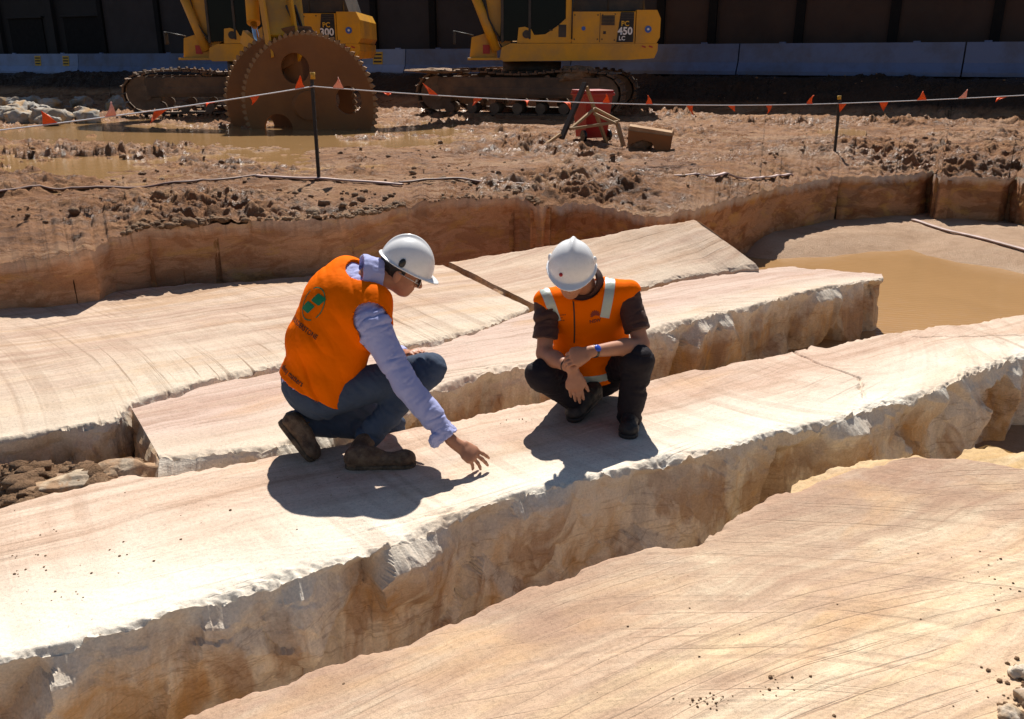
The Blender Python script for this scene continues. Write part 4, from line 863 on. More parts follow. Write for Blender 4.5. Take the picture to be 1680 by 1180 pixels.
# sag of the middle span taken from the sighting at u=955, v=172
spans = [span(r0, r1, .03), span(r1, r2, .10), span(r2, r3, .02)]
for S in spans: pipe('rope', S - FL, .0075, m_rope, F, 6)
allP = np.concatenate(spans)
du_ = allP - np.array([0, 0, CAM_Z]); dep_ = du_[:, 1] * _cp - du_[:, 2] * _sp; PU = CX + F_PX * du_[:, 0] / dep_
fl = [(83,1),(181,3),(265,0),(345,2),(418,0),(492,1),(555,3),(635,2),(712,1),(785,0),(862,2),(928,2),(995,1),(1065,1),(1132,0),(1200,0),(1262,0),(1328,1),(1383,0),(1450,0),(1512,1),(1578,3),(1645,0)]
for i, (u, kind) in enumerate(fl):
    p = np.array([np.interp(u, PU, allP[:, k]) for k in range(3)]); j = min(len(allP) - 2, int(np.searchsorted(PU, u))); d = unit(allP[j + 1] - allP[j - 1]); rr = random.Random(i)
    w = rr.uniform(.12, .15); hgt = rr.uniform(.09, .16); tw = rr.uniform(-1.1, 1.1)
    g = {0: np.array([tw * .35, -.15 + tw * .4, -1]), 1: np.array([-.35, -.1, .9]), 2: np.array([.1, -.9, -.25]), 3: np.array([.1, -.35, .75])}[kind]; g = unit(g); nn = unit(np.cross(d, g))
    n = 9; V = []; 
    for a in range(n):
        for b_ in range(n):
            s = a / (n - 1) - .5; t = b_ / (n - 1); ww = (1 - t) * w
            V.append(p + d * (s * ww + t * tw * .08) + g * (t * hgt) + nn * (.035 * math.sin(t * 3.2 + i) * t + .012 * math.sin(s * 7 + i * 2) * t + .02 * tw * t * t))
    fo = mesh_np('flag', np.array(V) - FL, grid_faces(n, n), m_flag2 if kind == 3 else m_flag, F, True)
    sm = fo.modifiers.new('thickness', 'SOLIDIFY'); sm.thickness = .002

# ------------------------------------------------------------------ things lying about on the mud
m_timber = plain('bare_timber', (.42, .27, .13), .75, .2, 9, dirt=(.28, .17, .08), dirt_amt=.5, bump=.2, bscale=50); m_darkt = plain('dark_timber', (.035, .022, .016), .8, .3, 9); m_redbin = plain('red_plastic', (.40, .006, .008), .45, .15, 4, dirt=(.25, .06, .03), dirt_amt=.5)
T0 = on_ground(960, 245); T = empty('timber_trestle', T0); TL = np.array(T0); tag(T, 'broken bare timber trestle with one dark leg leaning in front of the red bin', 'trestle')
yt = T0[1]
def tj(u, v, y): return Vector(aty(u, v, y) - TL)
apex = tj(960, 138, yt + .1)
bar('dark_leg', tj(921, 228, yt - .25), apex + Vector((0, 0, .02)), .10, .05, m_darkt, T); bar('leg', tj(878, 250, yt - .35), tj(920, 220, yt - .25), .075, .045, m_timber, T)
bar('leg', tj(962, 142, yt + .16), tj(999, 246, yt + .35), .075, .045, m_timber, T); bar('leg', tj(1013, 203, yt - .05), tj(1026, 250, yt - .15), .085, .05, m_timber, T)
bar('brace', tj(935, 213, yt - .2), tj(976, 178, yt + .08), .05, .04, m_timber, T); bar('brace', tj(934, 212, yt - .22), tj(1014, 200, yt - .06), .07, .045, m_timber, T)
bar('rail', tj(976, 178, yt + .18), tj(1016, 199, yt - .0), .05, .045, m_timber, T); bar('rail', tj(974, 186, yt + .02), tj(1010, 203, yt - .13), .05, .045, m_timber, T)
# red bin on wheels behind the trestle
b0 = on_ground(970, 236); by_ = b0[1] + .9; bb = aty(970, 230, by_); Bn = empty('wheeled_bin', (bb[0], by_, ground_at(bb[0], by_)), .35); tag(Bn, 'red plastic wheeled bin standing in the mud behind the trestle', 'bin')
hb = .80
bm = bmesh.new(); lo = [(-.20, -.22), (.20, -.22), (.20, .24), (-.20, .24)]; hi = [(-.26, -.29), (.26, -.29), (.26, .30), (-.26, .30)]
a = [bm.verts.new((x, y, .06)) for x, y in lo]; b = [bm.verts.new((x, y, hb)) for x, y in hi]; bm.faces.new(a[::-1]); bm.faces.new(b)
for i in range(4): bm.faces.new((a[i], a[(i + 1) % 4], b[(i + 1) % 4], b[i]))
bm_obj('bin_body', bm, m_redbin, Bn, bevel=.03); box('rim', (.58, .65, .05), (0, 0, hb + .01), m_redbin, Bn, bevel=.015); box('lid', (.56, .62, .05), (.0, .01, hb + .055), m_redbin, Bn, bevel=.02)
tube('handle', (-.22, .36, hb + .0), (.22, .36, hb + .0), .016, m_redbin, Bn, seg=8)
for sx in (-1, 1): tube('wheel', (sx * .22, -.20, .10), (sx * .27, -.20, .10), .10, m_black, Bn, seg=20)
m_dusty = plain('dusty_rust', (.42, .27, .15), .9, .25, 8, dirt=(.28, .13, .05), dirt_amt=.6, bump=.3, bscale=40)
# bent rusty steel offcut
s0 = on_ground(1065, 246); S = empty('steel_offcut', (s0[0], s0[1], ground_at(s0[0], s0[1]) - .02), -.15); tag(S, 'bent brown steel offcut with a dusty top lying right of the trestle', 'offcut')
prism('channel_top', [(-.36, .36), (-.34, .40), (.36, .30), (.38, .34), (.40, .27), (.34, .24), (-.36, .33)], -.05, .45, m_dusty, S, .008)
prism('channel_side', [(-.36, .33), (.36, .245), (.33, .0), (.10, .02), (.04, .14), (-.12, .18), (-.30, .12), (-.36, .08)], -.07, -.045, m_rust, S, .006)
prism('channel_end', [(.30, .0), (.345, .0), (.375, .25), (.33, .25)], -.05, .40, m_rust, S, .006)
rock('stone', 'brown stone tucked under the rusty steel offcut', (s0[0] - .13, s0[1] + .12, ground_at(s0[0], s0[1]) + .07), (.22, .16, .12), 83, m_clod, .3, 'stone')
# lay-flat hoses across the mud
m_hose = plain('pinkish_layflat_hose', (.50, .36, .33), .6, .2, 8, dirt=(.28, .18, .12), dirt_amt=.7); m_hosed = plain('dark_layflat_hose', (.16, .085, .07), .6, .25, 8, dirt=(.22, .14, .09), dirt_amt=.6)
def hose(pix, mat, label, w=.07, zf=None, lift=.012):
    P = []; z0 = 0.0; um, vm = pix[len(pix) // 2]
    for _ in range(5): pm = atz(um, vm, z0); z0 = .5 * z0 + .5 * (zf(pm[0], pm[1]) if zf else ground_at(pm[0], pm[1]))
    for k in range(len(pix) - 1):
        for t in np.linspace(0, 1, 14, endpoint=k == len(pix) - 2):
            u = pix[k][0] + (pix[k+1][0] - pix[k][0]) * t; v = pix[k][1] + (pix[k+1][1] - pix[k][1]) * t
            p = atz(u, v, z0); z = zf(p[0], p[1]) if zf else ground_at(p[0], p[1])
            P.append([p[0], p[1], z + lift])
    P = np.array(P)
    for _ in range(25): P[1:-1] = (P[:-2] + 2 * P[1:-1] + P[2:]) / 4
    if zf is None:
        P[:, 2] = np.maximum(P[:, 2], [ground_at(a, b) + .004 for a, b, _ in P])
        for _ in range(3): P[1:-1, 2] = np.maximum(P[1:-1, 2], (P[:-2, 2] + P[2:, 2]) / 2)
    return tag(path_strip('layflat_hose', P, w, .02, mat), label, 'hose', 'flat hoses on the ground')
hose([(-40, 322), (60, 312), (120, 308), (200, 304), (285, 303), (350, 296), (420, 290)], m_hosed, 'dark flat hose running over the mud at the left', .06)
hose([(418, 289), (450, 292), (505, 295), (545, 297), (600, 300), (660, 303)], m_hose, 'pale pinkish flat hose at the foot of the left marker stake', .06)
hose([(655, 303), (700, 300), (760, 296), (820, 302), (880, 305)], m_hosed, 'dark flat hose on the mud right of the left marker stake', .055)
hose([(1105, 300), (1150, 301), (1200, 294), (1250, 290), (1300, 278)], m_hose, 'pale flat hose along the trench lip near the right marker stake', .055)
def floor_at(x, y):
    i = int(np.clip(np.searchsorted(gx, x) - 1, 0, len(gx) - 2)); j = int(np.clip(np.searchsorted(gy, y) - 1, 0, len(gy) - 2)); a = (x - gx[i]) / (gx[i+1] - gx[i]); b = (y - gy[j]) / (gy[j+1] - gy[j])
    return float(FZ[j, i] * (1-a) * (1-b) + FZ[j, i+1] * a * (1-b) + FZ[j+1, i] * (1-a) * b + FZ[j+1, i+1] * a * b)
hose([(1497, 366), (1530, 374), (1590, 388), (1640, 402), (1720, 420)], m_hose, 'pale flat hose lying on the wet sand bank at the right', .07, floor_at)
# ------------------------------------------------------------------ people: smooth distance-field figures
def cone(a, b, ra, rb):
    a = np.asarray(a, float); b = np.asarray(b, float); ab = b - a; L = max(ab @ ab, 1e-9)
    def f(P):
        t = np.clip(((P - a) @ ab) / L, 0, 1); return np.linalg.norm(P - a - t[:, None] * ab, axis=1) - (ra + (rb - ra) * t)
    f.bb = (np.minimum(a - ra, b - rb), np.maximum(a + ra, b + rb)); return f
def ecap(a, b, w, r0, r1):
    """tapered capsule with an elliptic section: r = (half width along w, half depth)"""
    a = np.asarray(a, float); b = np.asarray(b, float); ab = b - a; Ln = np.linalg.norm(ab); ax = ab / Ln
    w = unit(np.asarray(w, float) - ax * (ax @ np.asarray(w, float))); dn = np.cross(ax, w); m = max(r0 + r1)
    def f(P):
        q = P - a; s = q @ ax; t = np.clip(s / Ln, 0, 1); e = s - t * Ln
        rw = r0[0] + (r1[0] - r0[0]) * t; rd = r0[1] + (r1[1] - r0[1]) * t
        k = np.sqrt(((q @ w) / rw) ** 2 + ((q @ dn) / rd) ** 2 + (e / np.minimum(rw, rd)) ** 2)
        return (k - 1) * np.minimum(rw, rd)
    f.bb = (np.minimum(a, b) - m, np.maximum(a, b) + m); return f
def ell(c, axes, r):
    c = np.asarray(c, float); R = np.asarray(axes, float); r = np.asarray(r, float); m = r.max()
    def f(P):
        q = (P - c) @ R.T; k0 = np.linalg.norm(q / r, axis=1); k1 = np.linalg.norm(q / r ** 2, axis=1) + 1e-9; return k0 * (k0 - 1) / k1
    f.bb = (c - m, c + m); return f
def smin(a, b, k):
    h = np.clip(.5 + .5 * (b - a) / k, 0, 1); return b * (1 - h) + a * h - k * h * (1 - h)
def union(prims, k=.02):
    def f(P):
        d = None
        for q in prims:
            kk = k
            if isinstance(q, tuple): q, kk = q
            e = q(P); d = e if d is None else smin(d, e, kk)
        return d
    bbs = [(q[0] if isinstance(q, tuple) else q).bb for q in prims]
    f.bb = (np.min([b[0] for b in bbs], 0), np.max([b[1] for b in bbs], 0)); return f
def half(p, n):
    """keeps the side n points away from"""
    p = np.asarray(p, float); n = unit(n); return lambda P: (P - p) @ n
def cut(f, *gs):
    def h(P):
        d = f(P)
        for g in gs: d = np.maximum(d, g(P))
        return d
    h.bb = f.bb; return h
def neg(f): return lambda P: -f(P)
def off(f, o):
    g = lambda P: f(P) - o
    g.bb = (f.bb[0] - max(o, 0), f.bb[1] + max(o, 0)); return g
def surface(f, h, pad=.03):
    lo = f.bb[0] - pad; hi = f.bb[1] + pad; K = 4
    n = (np.ceil((hi - lo) / (h * K)).astype(int)) ; cn = n + 1
    gx, gy, gz = [lo[i] + np.arange(n[i]) * h * K + h * K / 2 for i in range(3)]
    Pc = np.stack(np.meshgrid(gx, gy, gz, indexing='ij'), -1).reshape(-1, 3)
    dc = f(Pc).reshape(n); act = np.abs(dc) < h * K * 1.35
    D = np.repeat(np.repeat(np.repeat(np.where(dc > 0, 1.0, -1.0).astype(np.float32), K, 0), K, 1), K, 2)
    M = np.repeat(np.repeat(np.repeat(act, K, 0), K, 1), K, 2)
    idx = np.argwhere(M); D[M] = f(lo + idx * h + h * .5).astype(np.float32)
    s = D < 0
    cell = np.zeros(np.array(D.shape) - 1, np.int8)
    for a in (0, 1):
        for b in (0, 1):
            for c in (0, 1): cell += s[a:a + cell.shape[0], b:b + cell.shape[1], c:c + cell.shape[2]]
    ci = np.argwhere((cell > 0) & (cell < 8)); vid = np.full(cell.shape, -1, np.int64); vid[tuple(ci.T)] = np.arange(len(ci))
    acc = np.zeros((len(ci), 3)); cnt = np.zeros(len(ci)); cor = [(a, b, c) for a in (0, 1) for b in (0, 1) for c in (0, 1)]
    for i in range(8):
        for j in range(i + 1, 8):
            p, q = np.array(cor[i]), np.array(cor[j])
            if np.abs(p - q).sum() != 1: continue
            d0 = D[tuple((ci + p).T)]; d1 = D[tuple((ci + q).T)]; m = (d0 < 0) != (d1 < 0)
            t = np.where(m, d0 / np.where(m, d0 - d1, 1), 0); acc += np.where(m[:, None], p + t[:, None] * (q - p), 0); cnt += m
    V = lo + (ci + acc / cnt[:, None]) * h + h * .5
    faces = []
    for ax in range(3):
        b, c = [(1, 2), (2, 0), (0, 1)][ax]
        sl0 = [slice(1, -1)] * 3; sl1 = [slice(1, -1)] * 3; sl0[ax] = slice(0, -1); sl1[ax] = slice(1, None)
        e = np.argwhere(s[tuple(sl0)] != s[tuple(sl1)])
        if not len(e): continue
        o = np.ones(3, int); o[ax] = 0; e = e + o
        eb = np.zeros(3, int); eb[b] = 1; ec = np.zeros(3, int); ec[c] = 1
        q = np.stack([vid[tuple((e - eb - ec).T)], vid[tuple((e - ec).T)], vid[tuple(e.T)], vid[tuple((e - eb).T)]], 1)
        fl = ~s[tuple(e.T)]; q[fl] = q[fl][:, ::-1]; faces.append(q)
    Fq = np.concatenate(faces); Fq = Fq[(Fq >= 0).all(1)]
    return V, Fq[:, ::-1].copy()
def vnormals(V, Fq):
    n = np.cross(V[Fq[:, 2]] - V[Fq[:, 0]], V[Fq[:, 3]] - V[Fq[:, 1]]); N = np.zeros_like(V)
    for k in range(4): np.add.at(N, Fq[:, k], n)
    return N / (np.linalg.norm(N, axis=1)[:, None] + 1e-12)
def figure(name, f, h, mat, parent, wr=None, relax=2, pad=.03):
    V, Fq = surface(f, h, pad)
    for _ in range(relax):
        A = np.zeros_like(V); cn = np.zeros(len(V))
        for k in range(4):
            np.add.at(A, Fq[:, k], V[Fq[:, (k + 1) % 4]]); np.add.at(cn, Fq[:, k], 1)
            np.add.at(A, Fq[:, k], V[Fq[:, (k + 3) % 4]]); np.add.at(cn, Fq[:, k], 1)
        V = V * .5 + .5 * A / np.maximum(cn, 1)[:, None]
    if wr is not None: V = V + vnormals(V, Fq) * wr(V)[:, None]
    V = V - np.array(parent.location)
    return mesh_np(name, V, Fq, mat, parent, True)
def folds(amp, freq, dirn, seed, pw=2.0, stretch=.28):
    """cloth folds: ridges running across dirn"""
    d = unit(dirn)
    def w(V):
        s = V @ d; Q = (V - s[:, None] * d) * freq * stretch + (s * freq)[:, None] * d
        n = fbm(Q + seed, 3, .5); m = fbm(V * 5 + seed * 2, 2)
        r = (1 - np.abs(n) * 1.7); return amp * (np.clip(r, 0, 1) ** pw - .45) * np.clip(.6 + m, .1, 1.4) + fbm(V * 55 + seed, 2) * amp * .08
    return w
def hand(W, d, nrm, side, curl, spread=.12, s=1.0, thumb=(.6, .35)):
    """W wrist, d towards the fingers, nrm back of the hand, side towards the thumb"""
    W = np.asarray(W, float); d = unit(d); nrm = unit(np.asarray(nrm, float) - d * (d @ np.asarray(nrm, float))); sd = np.cross(d, nrm); sd = sd * np.sign(sd @ np.asarray(side, float))
    pr = [ecap(W - d * .02, W + d * .075 * s, sd, (.028 * s, .022 * s), (.040 * s, .015 * s)), (ecap(W + d * .05 * s, W + d * .088 * s, sd, (.039 * s, .015 * s), (.040 * s, .012 * s)), .015)]
    for k, (o, L, r) in enumerate(((.030, .074, .0090), (.011, .083, .0093), (-.009, .077, .0088), (-.028, .060, .0078))):
        p = W + d * (.088 - abs(k - 1.2) * .005) * s + sd * o * s; a0 = spread * (1.3 - k); dr = unit(d + sd * a0)
        cl = curl[k]; ang = 0
        for i, (lf, rr) in enumerate(((.46, 1), (.30, .92), (.24, .80))):
            ang += cl[i]; v = dr * math.cos(ang) - nrm * math.sin(ang); q = p + v * L * lf * s * 1.05
            pr.append((cone(p, q, r * rr * s, r * rr * .93 * s), .007)); p = q
    p = W + d * .025 * s + sd * .026 * s; v = unit(d * math.cos(thumb[0]) + sd * math.sin(thumb[0]) - nrm * thumb[1])
    q = p + v * .045 * s; pr.append((cone(p, q, .014 * s, .011 * s), .016)); v2 = unit(v + d * .5 - nrm * .15); e = q + v2 * .032 * s
    pr.append((cone(q, e, .0105 * s, .0095 * s), .007)); pr.append((cone(e, e + v2 * .022 * s, .0095 * s, .0075 * s), .007))
    return pr
def head(c, fw, up, s=1.0):
    fw = unit(fw); up = unit(np.asarray(up, float) - fw * (fw @ np.asarray(up, float))); rt = np.cross(fw, up); ax = np.array([fw, rt, up])
    g = lambda f, r, u: c + (fw * f + rt * r + up * u) * s
    pr = [ell(g(-.005, 0, .035), ax, np.array([.100, .077, .090]) * s), (ell(g(.03, 0, -.045), ax, np.array([.066, .060, .072]) * s), .03),
          (ell(g(.056, 0, -.092), ax, np.array([.030, .030, .024]) * s), .025), (ell(g(.078, 0, .022), ax, np.array([.020, .052, .014]) * s), .02),
          (cone(g(.092, 0, .008), g(.115, 0, -.032), .008 * s, .0125 * s), .012), (ell(g(.104, 0, -.036), ax, np.array([.012, .018, .009]) * s), .008),
          (ell(g(.086, 0, -.062), ax, np.array([.012, .024, .007]) * s), .006), (ell(g(.083, 0, -.074), ax, np.array([.012, .021, .007]) * s), .006)]
    for k in (-1, 1):
        pr.append((ell(g(.055, k * .045, -.022), ax, np.array([.028, .02, .022]) * s), .02))
        pr.append((ell(g(-.008, k * .080, -.018), ax, np.array([.020, .009, .033]) * s), .008))
    return pr, g, ax
def helmet(c, fw, up, parent, mat, mat_clip, h=.004, s=1.0, vee=True):
    fw = unit(fw); up = unit(np.asarray(up, float) - fw * (fw @ np.asarray(up, float))); rt = np.cross(fw, up); ax = np.array([fw, rt, up]); c = np.asarray(c, float)
    g = lambda f, r, u: c + (fw * f + rt * r + up * u) * s
    outer = union([ell(g(0, 0, .0), ax, np.array([.142, .122, .150]) * s), (ell(g(-.012, 0, .03), ax, np.array([.128, .032, .132]) * s), .012)], .01)
    shell = cut(outer, half(g(0, 0, -.004), -up), neg(ell(g(0, 0, -.005), ax, np.array([.130, .110, .135]) * s)))
    def brim(P):
        q = (P - c) @ ax.T; f = q[:, 0] / s; r = q[:, 1] / s; u = q[:, 2] / s
        ext = np.where(f > 0, .152 + .038 * np.clip(1 - (r / .13) ** 2, 0, 1) ** .8, .156)
        k = np.sqrt((f / ext) ** 2 + (r / .136) ** 2); d1 = (k - 1) * .13
        dr = np.clip(f, 0, .2); lvl = .004 - .10 * dr ** 1.3 - .25 * np.clip(k - .8, 0, 1) * .06
        d2 = np.abs(u - lvl) - .0035; inn = -(np.sqrt((f / .126) ** 2 + (r / .106) ** 2) - 1) * .12
        return np.maximum(np.maximum(d1, d2), inn) * s
    brim.bb = (c - .2 * s, c + .2 * s)
    o = figure('helmet', union([shell, (brim, .006)]), h, mat, parent, relax=2)
    L = np.array(parent.location)
    for k in (-1, 1):
        p = g(-.03, k * .118, .028)
        f = cut(ell(p, ax, np.array([.017, .012, .026]) * s), half(g(-.03, 0, .008), -up))
        figure('helmet_clip', f, .003, mat_clip, o if False else parent, relax=1)
    return g, ax, o
def decal(name, me_bm, o, xd, yd, nd, bvh, mat, parent, lift=.003):
    """lays a flat drawing on a cloth surface: every point is dropped on to it"""
    o = np.asarray(o, float); xd = unit(xd); nd = unit(nd); yd = unit(np.asarray(yd, float) - xd * (xd @ np.asarray(yd, float)))
    L = Vector(parent.location)
    h0 = bvh.ray_cast(Vector(o) + Vector(nd) * .4, -Vector(nd), .9)[0]; miss = []
    for v in me_bm.verts:
        p = Vector(o + xd * v.co.x + yd * v.co.y); st = p + Vector(nd) * .4
        hit, nn, _, _ = bvh.ray_cast(st, -Vector(nd), .9)
        if hit is None or (h0 is not None and (hit - h0).length > .35): miss.append(v); continue
        v.co = hit + (nn if nn.dot(Vector(nd)) > 0 else Vector(nd)) * lift - L
    if miss: bmesh.ops.delete(me_bm, geom=miss, context='VERTS')
    return bm_obj(name, me_bm, mat, parent)
def poly_bm(polys, step=.012):
    bm = bmesh.new()
    for pl in polys:
        bm.faces.new([bm.verts.new((x, y, 0)) for x, y in pl])
    bmesh.ops.triangulate(bm, faces=bm.faces)
    for _ in range(3):
        es = [e for e in bm.edges if e.calc_length() > step]
        if not es: break
        bmesh.ops.subdivide_edges(bm, edges=es, cuts=1); bmesh.ops.triangulate(bm, faces=bm.faces)
    return bm
def ring_poly(rx, ry, w, a0=0, a1=2 * math.pi, n=40):
    out = []
    for i in range(n):
        a, b = a0 + (a1 - a0) * i / n, a0 + (a1 - a0) * (i + 1) / n
        out.append([(rx * math.cos(a), ry * math.sin(a)), (rx * math.cos(b), ry * math.sin(b)), ((rx - w) * math.cos(b), (ry - w) * math.sin(b)), ((rx - w) * math.cos(a), (ry - w) * math.sin(a))])
    return out
def bvh_of(o):
    L = Vector(o.parent.location); return BVHTree.FromPolygons([v.co + L for v in o.data.vertices], [tuple(p.vertices) for p in o.data.polygons])
m_orange = cloth('hi_vis_orange', (1.0, .165, .0), .8, amt=.15, var=.03, sheen=.0, spec=.04)
m_refl = plain('reflective_tape', (.50, .56, .50), .35, .08, 60, metal=.15)
m_blue_shirt = cloth('blue_shirt', (.40, .43, .72), .85, var=.06, sheen=.1)
m_brown_shirt = cloth('dark_brown_shirt', (.075, .036, .028), .6, var=.15, sheen=.05)
m_jeans = cloth('dark_jeans', (.058, .080, .125), .9, 300, .35, var=.35)
m_black_trousers = cloth('black_trousers', (.020, .016, .020), .8, var=.2)
def skin_mat(name, col):
    t = NT(name); p = t.pos(); c = t.mix(tuple(x * .82 for x in col), tuple(min(1, x * 1.12) for x in col), t.noise(p, 30, 5, .6)); t.col(c); t.rough(.5); t.spec(.4)
    t.b.inputs['Subsurface Weight'].default_value = .08; t.b.inputs['Subsurface Radius'].default_value = (.008, .003, .0015)
    t.bump(t.noise(p, 260, 3, .6), .15, .002); return t.m
m_skin1 = skin_mat('tanned_skin', (.44, .20, .115)); m_skin2 = skin_mat('ruddy_skin', (.46, .215, .125))
m_hair = plain('dark_hair', (.018, .012, .010), .55, .3, 120, bump=.4, bscale=300)
m_hair2 = plain('brown_hair', (.03, .018, .012), .55, .3, 120, bump=.4, bscale=300)
m_helmet = plain('white_helmet_shell', (.90, .90, .90), .28, .03, 20, dirt=(.55, .5, .44), dirt_amt=.12, spec=.5)

m_boot = plain('muddy_brown_boot', (.085, .045, .024), .75, .3, 40, dirt=(.26, .17, .10), dirt_amt=.6, bump=.4, bscale=120)
m_sole = plain('boot_sole', (.045, .03, .02), .8, .3, 40, dirt=(.25, .16, .09), dirt_amt=.6, bump=.5, bscale=90)
m_boot2 = plain('black_boot', (.018, .014, .013), .6, .3, 40, dirt=(.09, .06, .04), dirt_amt=.35, bump=.4, bscale=120)
m_green = plain('printed_green', (.0, .20, .075), .6, .1, 50); m_ink = plain('printed_dark', (.05, .025, .01), .7, .1, 50); m_ink2 = plain('printed_red_brown', (.28, .035, .01), .7, .1, 50)
m_piping = cloth('vest_piping', (.05, .03, .025), .7)
m_steel = plain('steel', (.5, .5, .5), .3, .1, 30, metal=.9); m_bluewatch = plain('blue_watch_face', (.03, .10, .55), .3, .15, 60); m_lens = plain('dark_lens', (.02, .018, .016), .08, .1, 30)
m_belt = plain('tan_leather_belt', (.28, .15, .05), .6, .25, 50); m_red = plain('red_print', (.45, .02, .02), .5, .1, 40)
m_eye = plain('eye_white', (.7, .68, .64), .3, .05, 40)

def boot(heel, toe, ankle, lat, parent, mat, mat_s, up=(0, 0, 1), tall=.12, h=.005):
    heel = np.asarray(heel, float); toe = np.asarray(toe, float); d = unit(toe - heel); up = unit(np.asarray(up, float) - d * (d @ np.asarray(up, float)))
    ankle = np.asarray(ankle, float)
    f = union([ecap(heel + d * .04 + up * .045, toe - d * .05 + up * .036, lat, (.040, .042), (.050, .034)), (ell(toe - d * .055 + up * .042, [d, np.cross(up, d), up], [.058, .051, .040]), .02),
               (cone(heel + d * .05 + up * .06, ankle, .048, .052), .03), (ell(heel + d * .12 + up * .07, [d, np.cross(up, d), up], [.07, .042, .04]), .03)], .02)
    cutp = half(heel + up * .018, -up)
    o = figure('boot', cut(f, cutp), h, mat, parent, wr=lambda V: fbm(V * 28, 3) * .004)
    f2 = cut(union([ecap(heel + d * .04 + up * .012, toe - d * .05 + up * .012, lat, (.043, .06), (.054, .06))]), half(heel + up * .024, up), half(heel - up * .004, -up))
    s = figure('sole', f2, h, mat_s, parent)
    # laces
    for k in range(4):
        p = heel + d * (.10 + .028 * k) + up * (.112 - .014 * k); l = unit(np.cross(up, d)); bm = bmesh.new(); L = np.array(parent.location)
        add_tube(bm, p - l * .03 - L, p + l * .03 - L, .0035, seg=6); bm_obj('lace', bm, mat, parent)
    return o

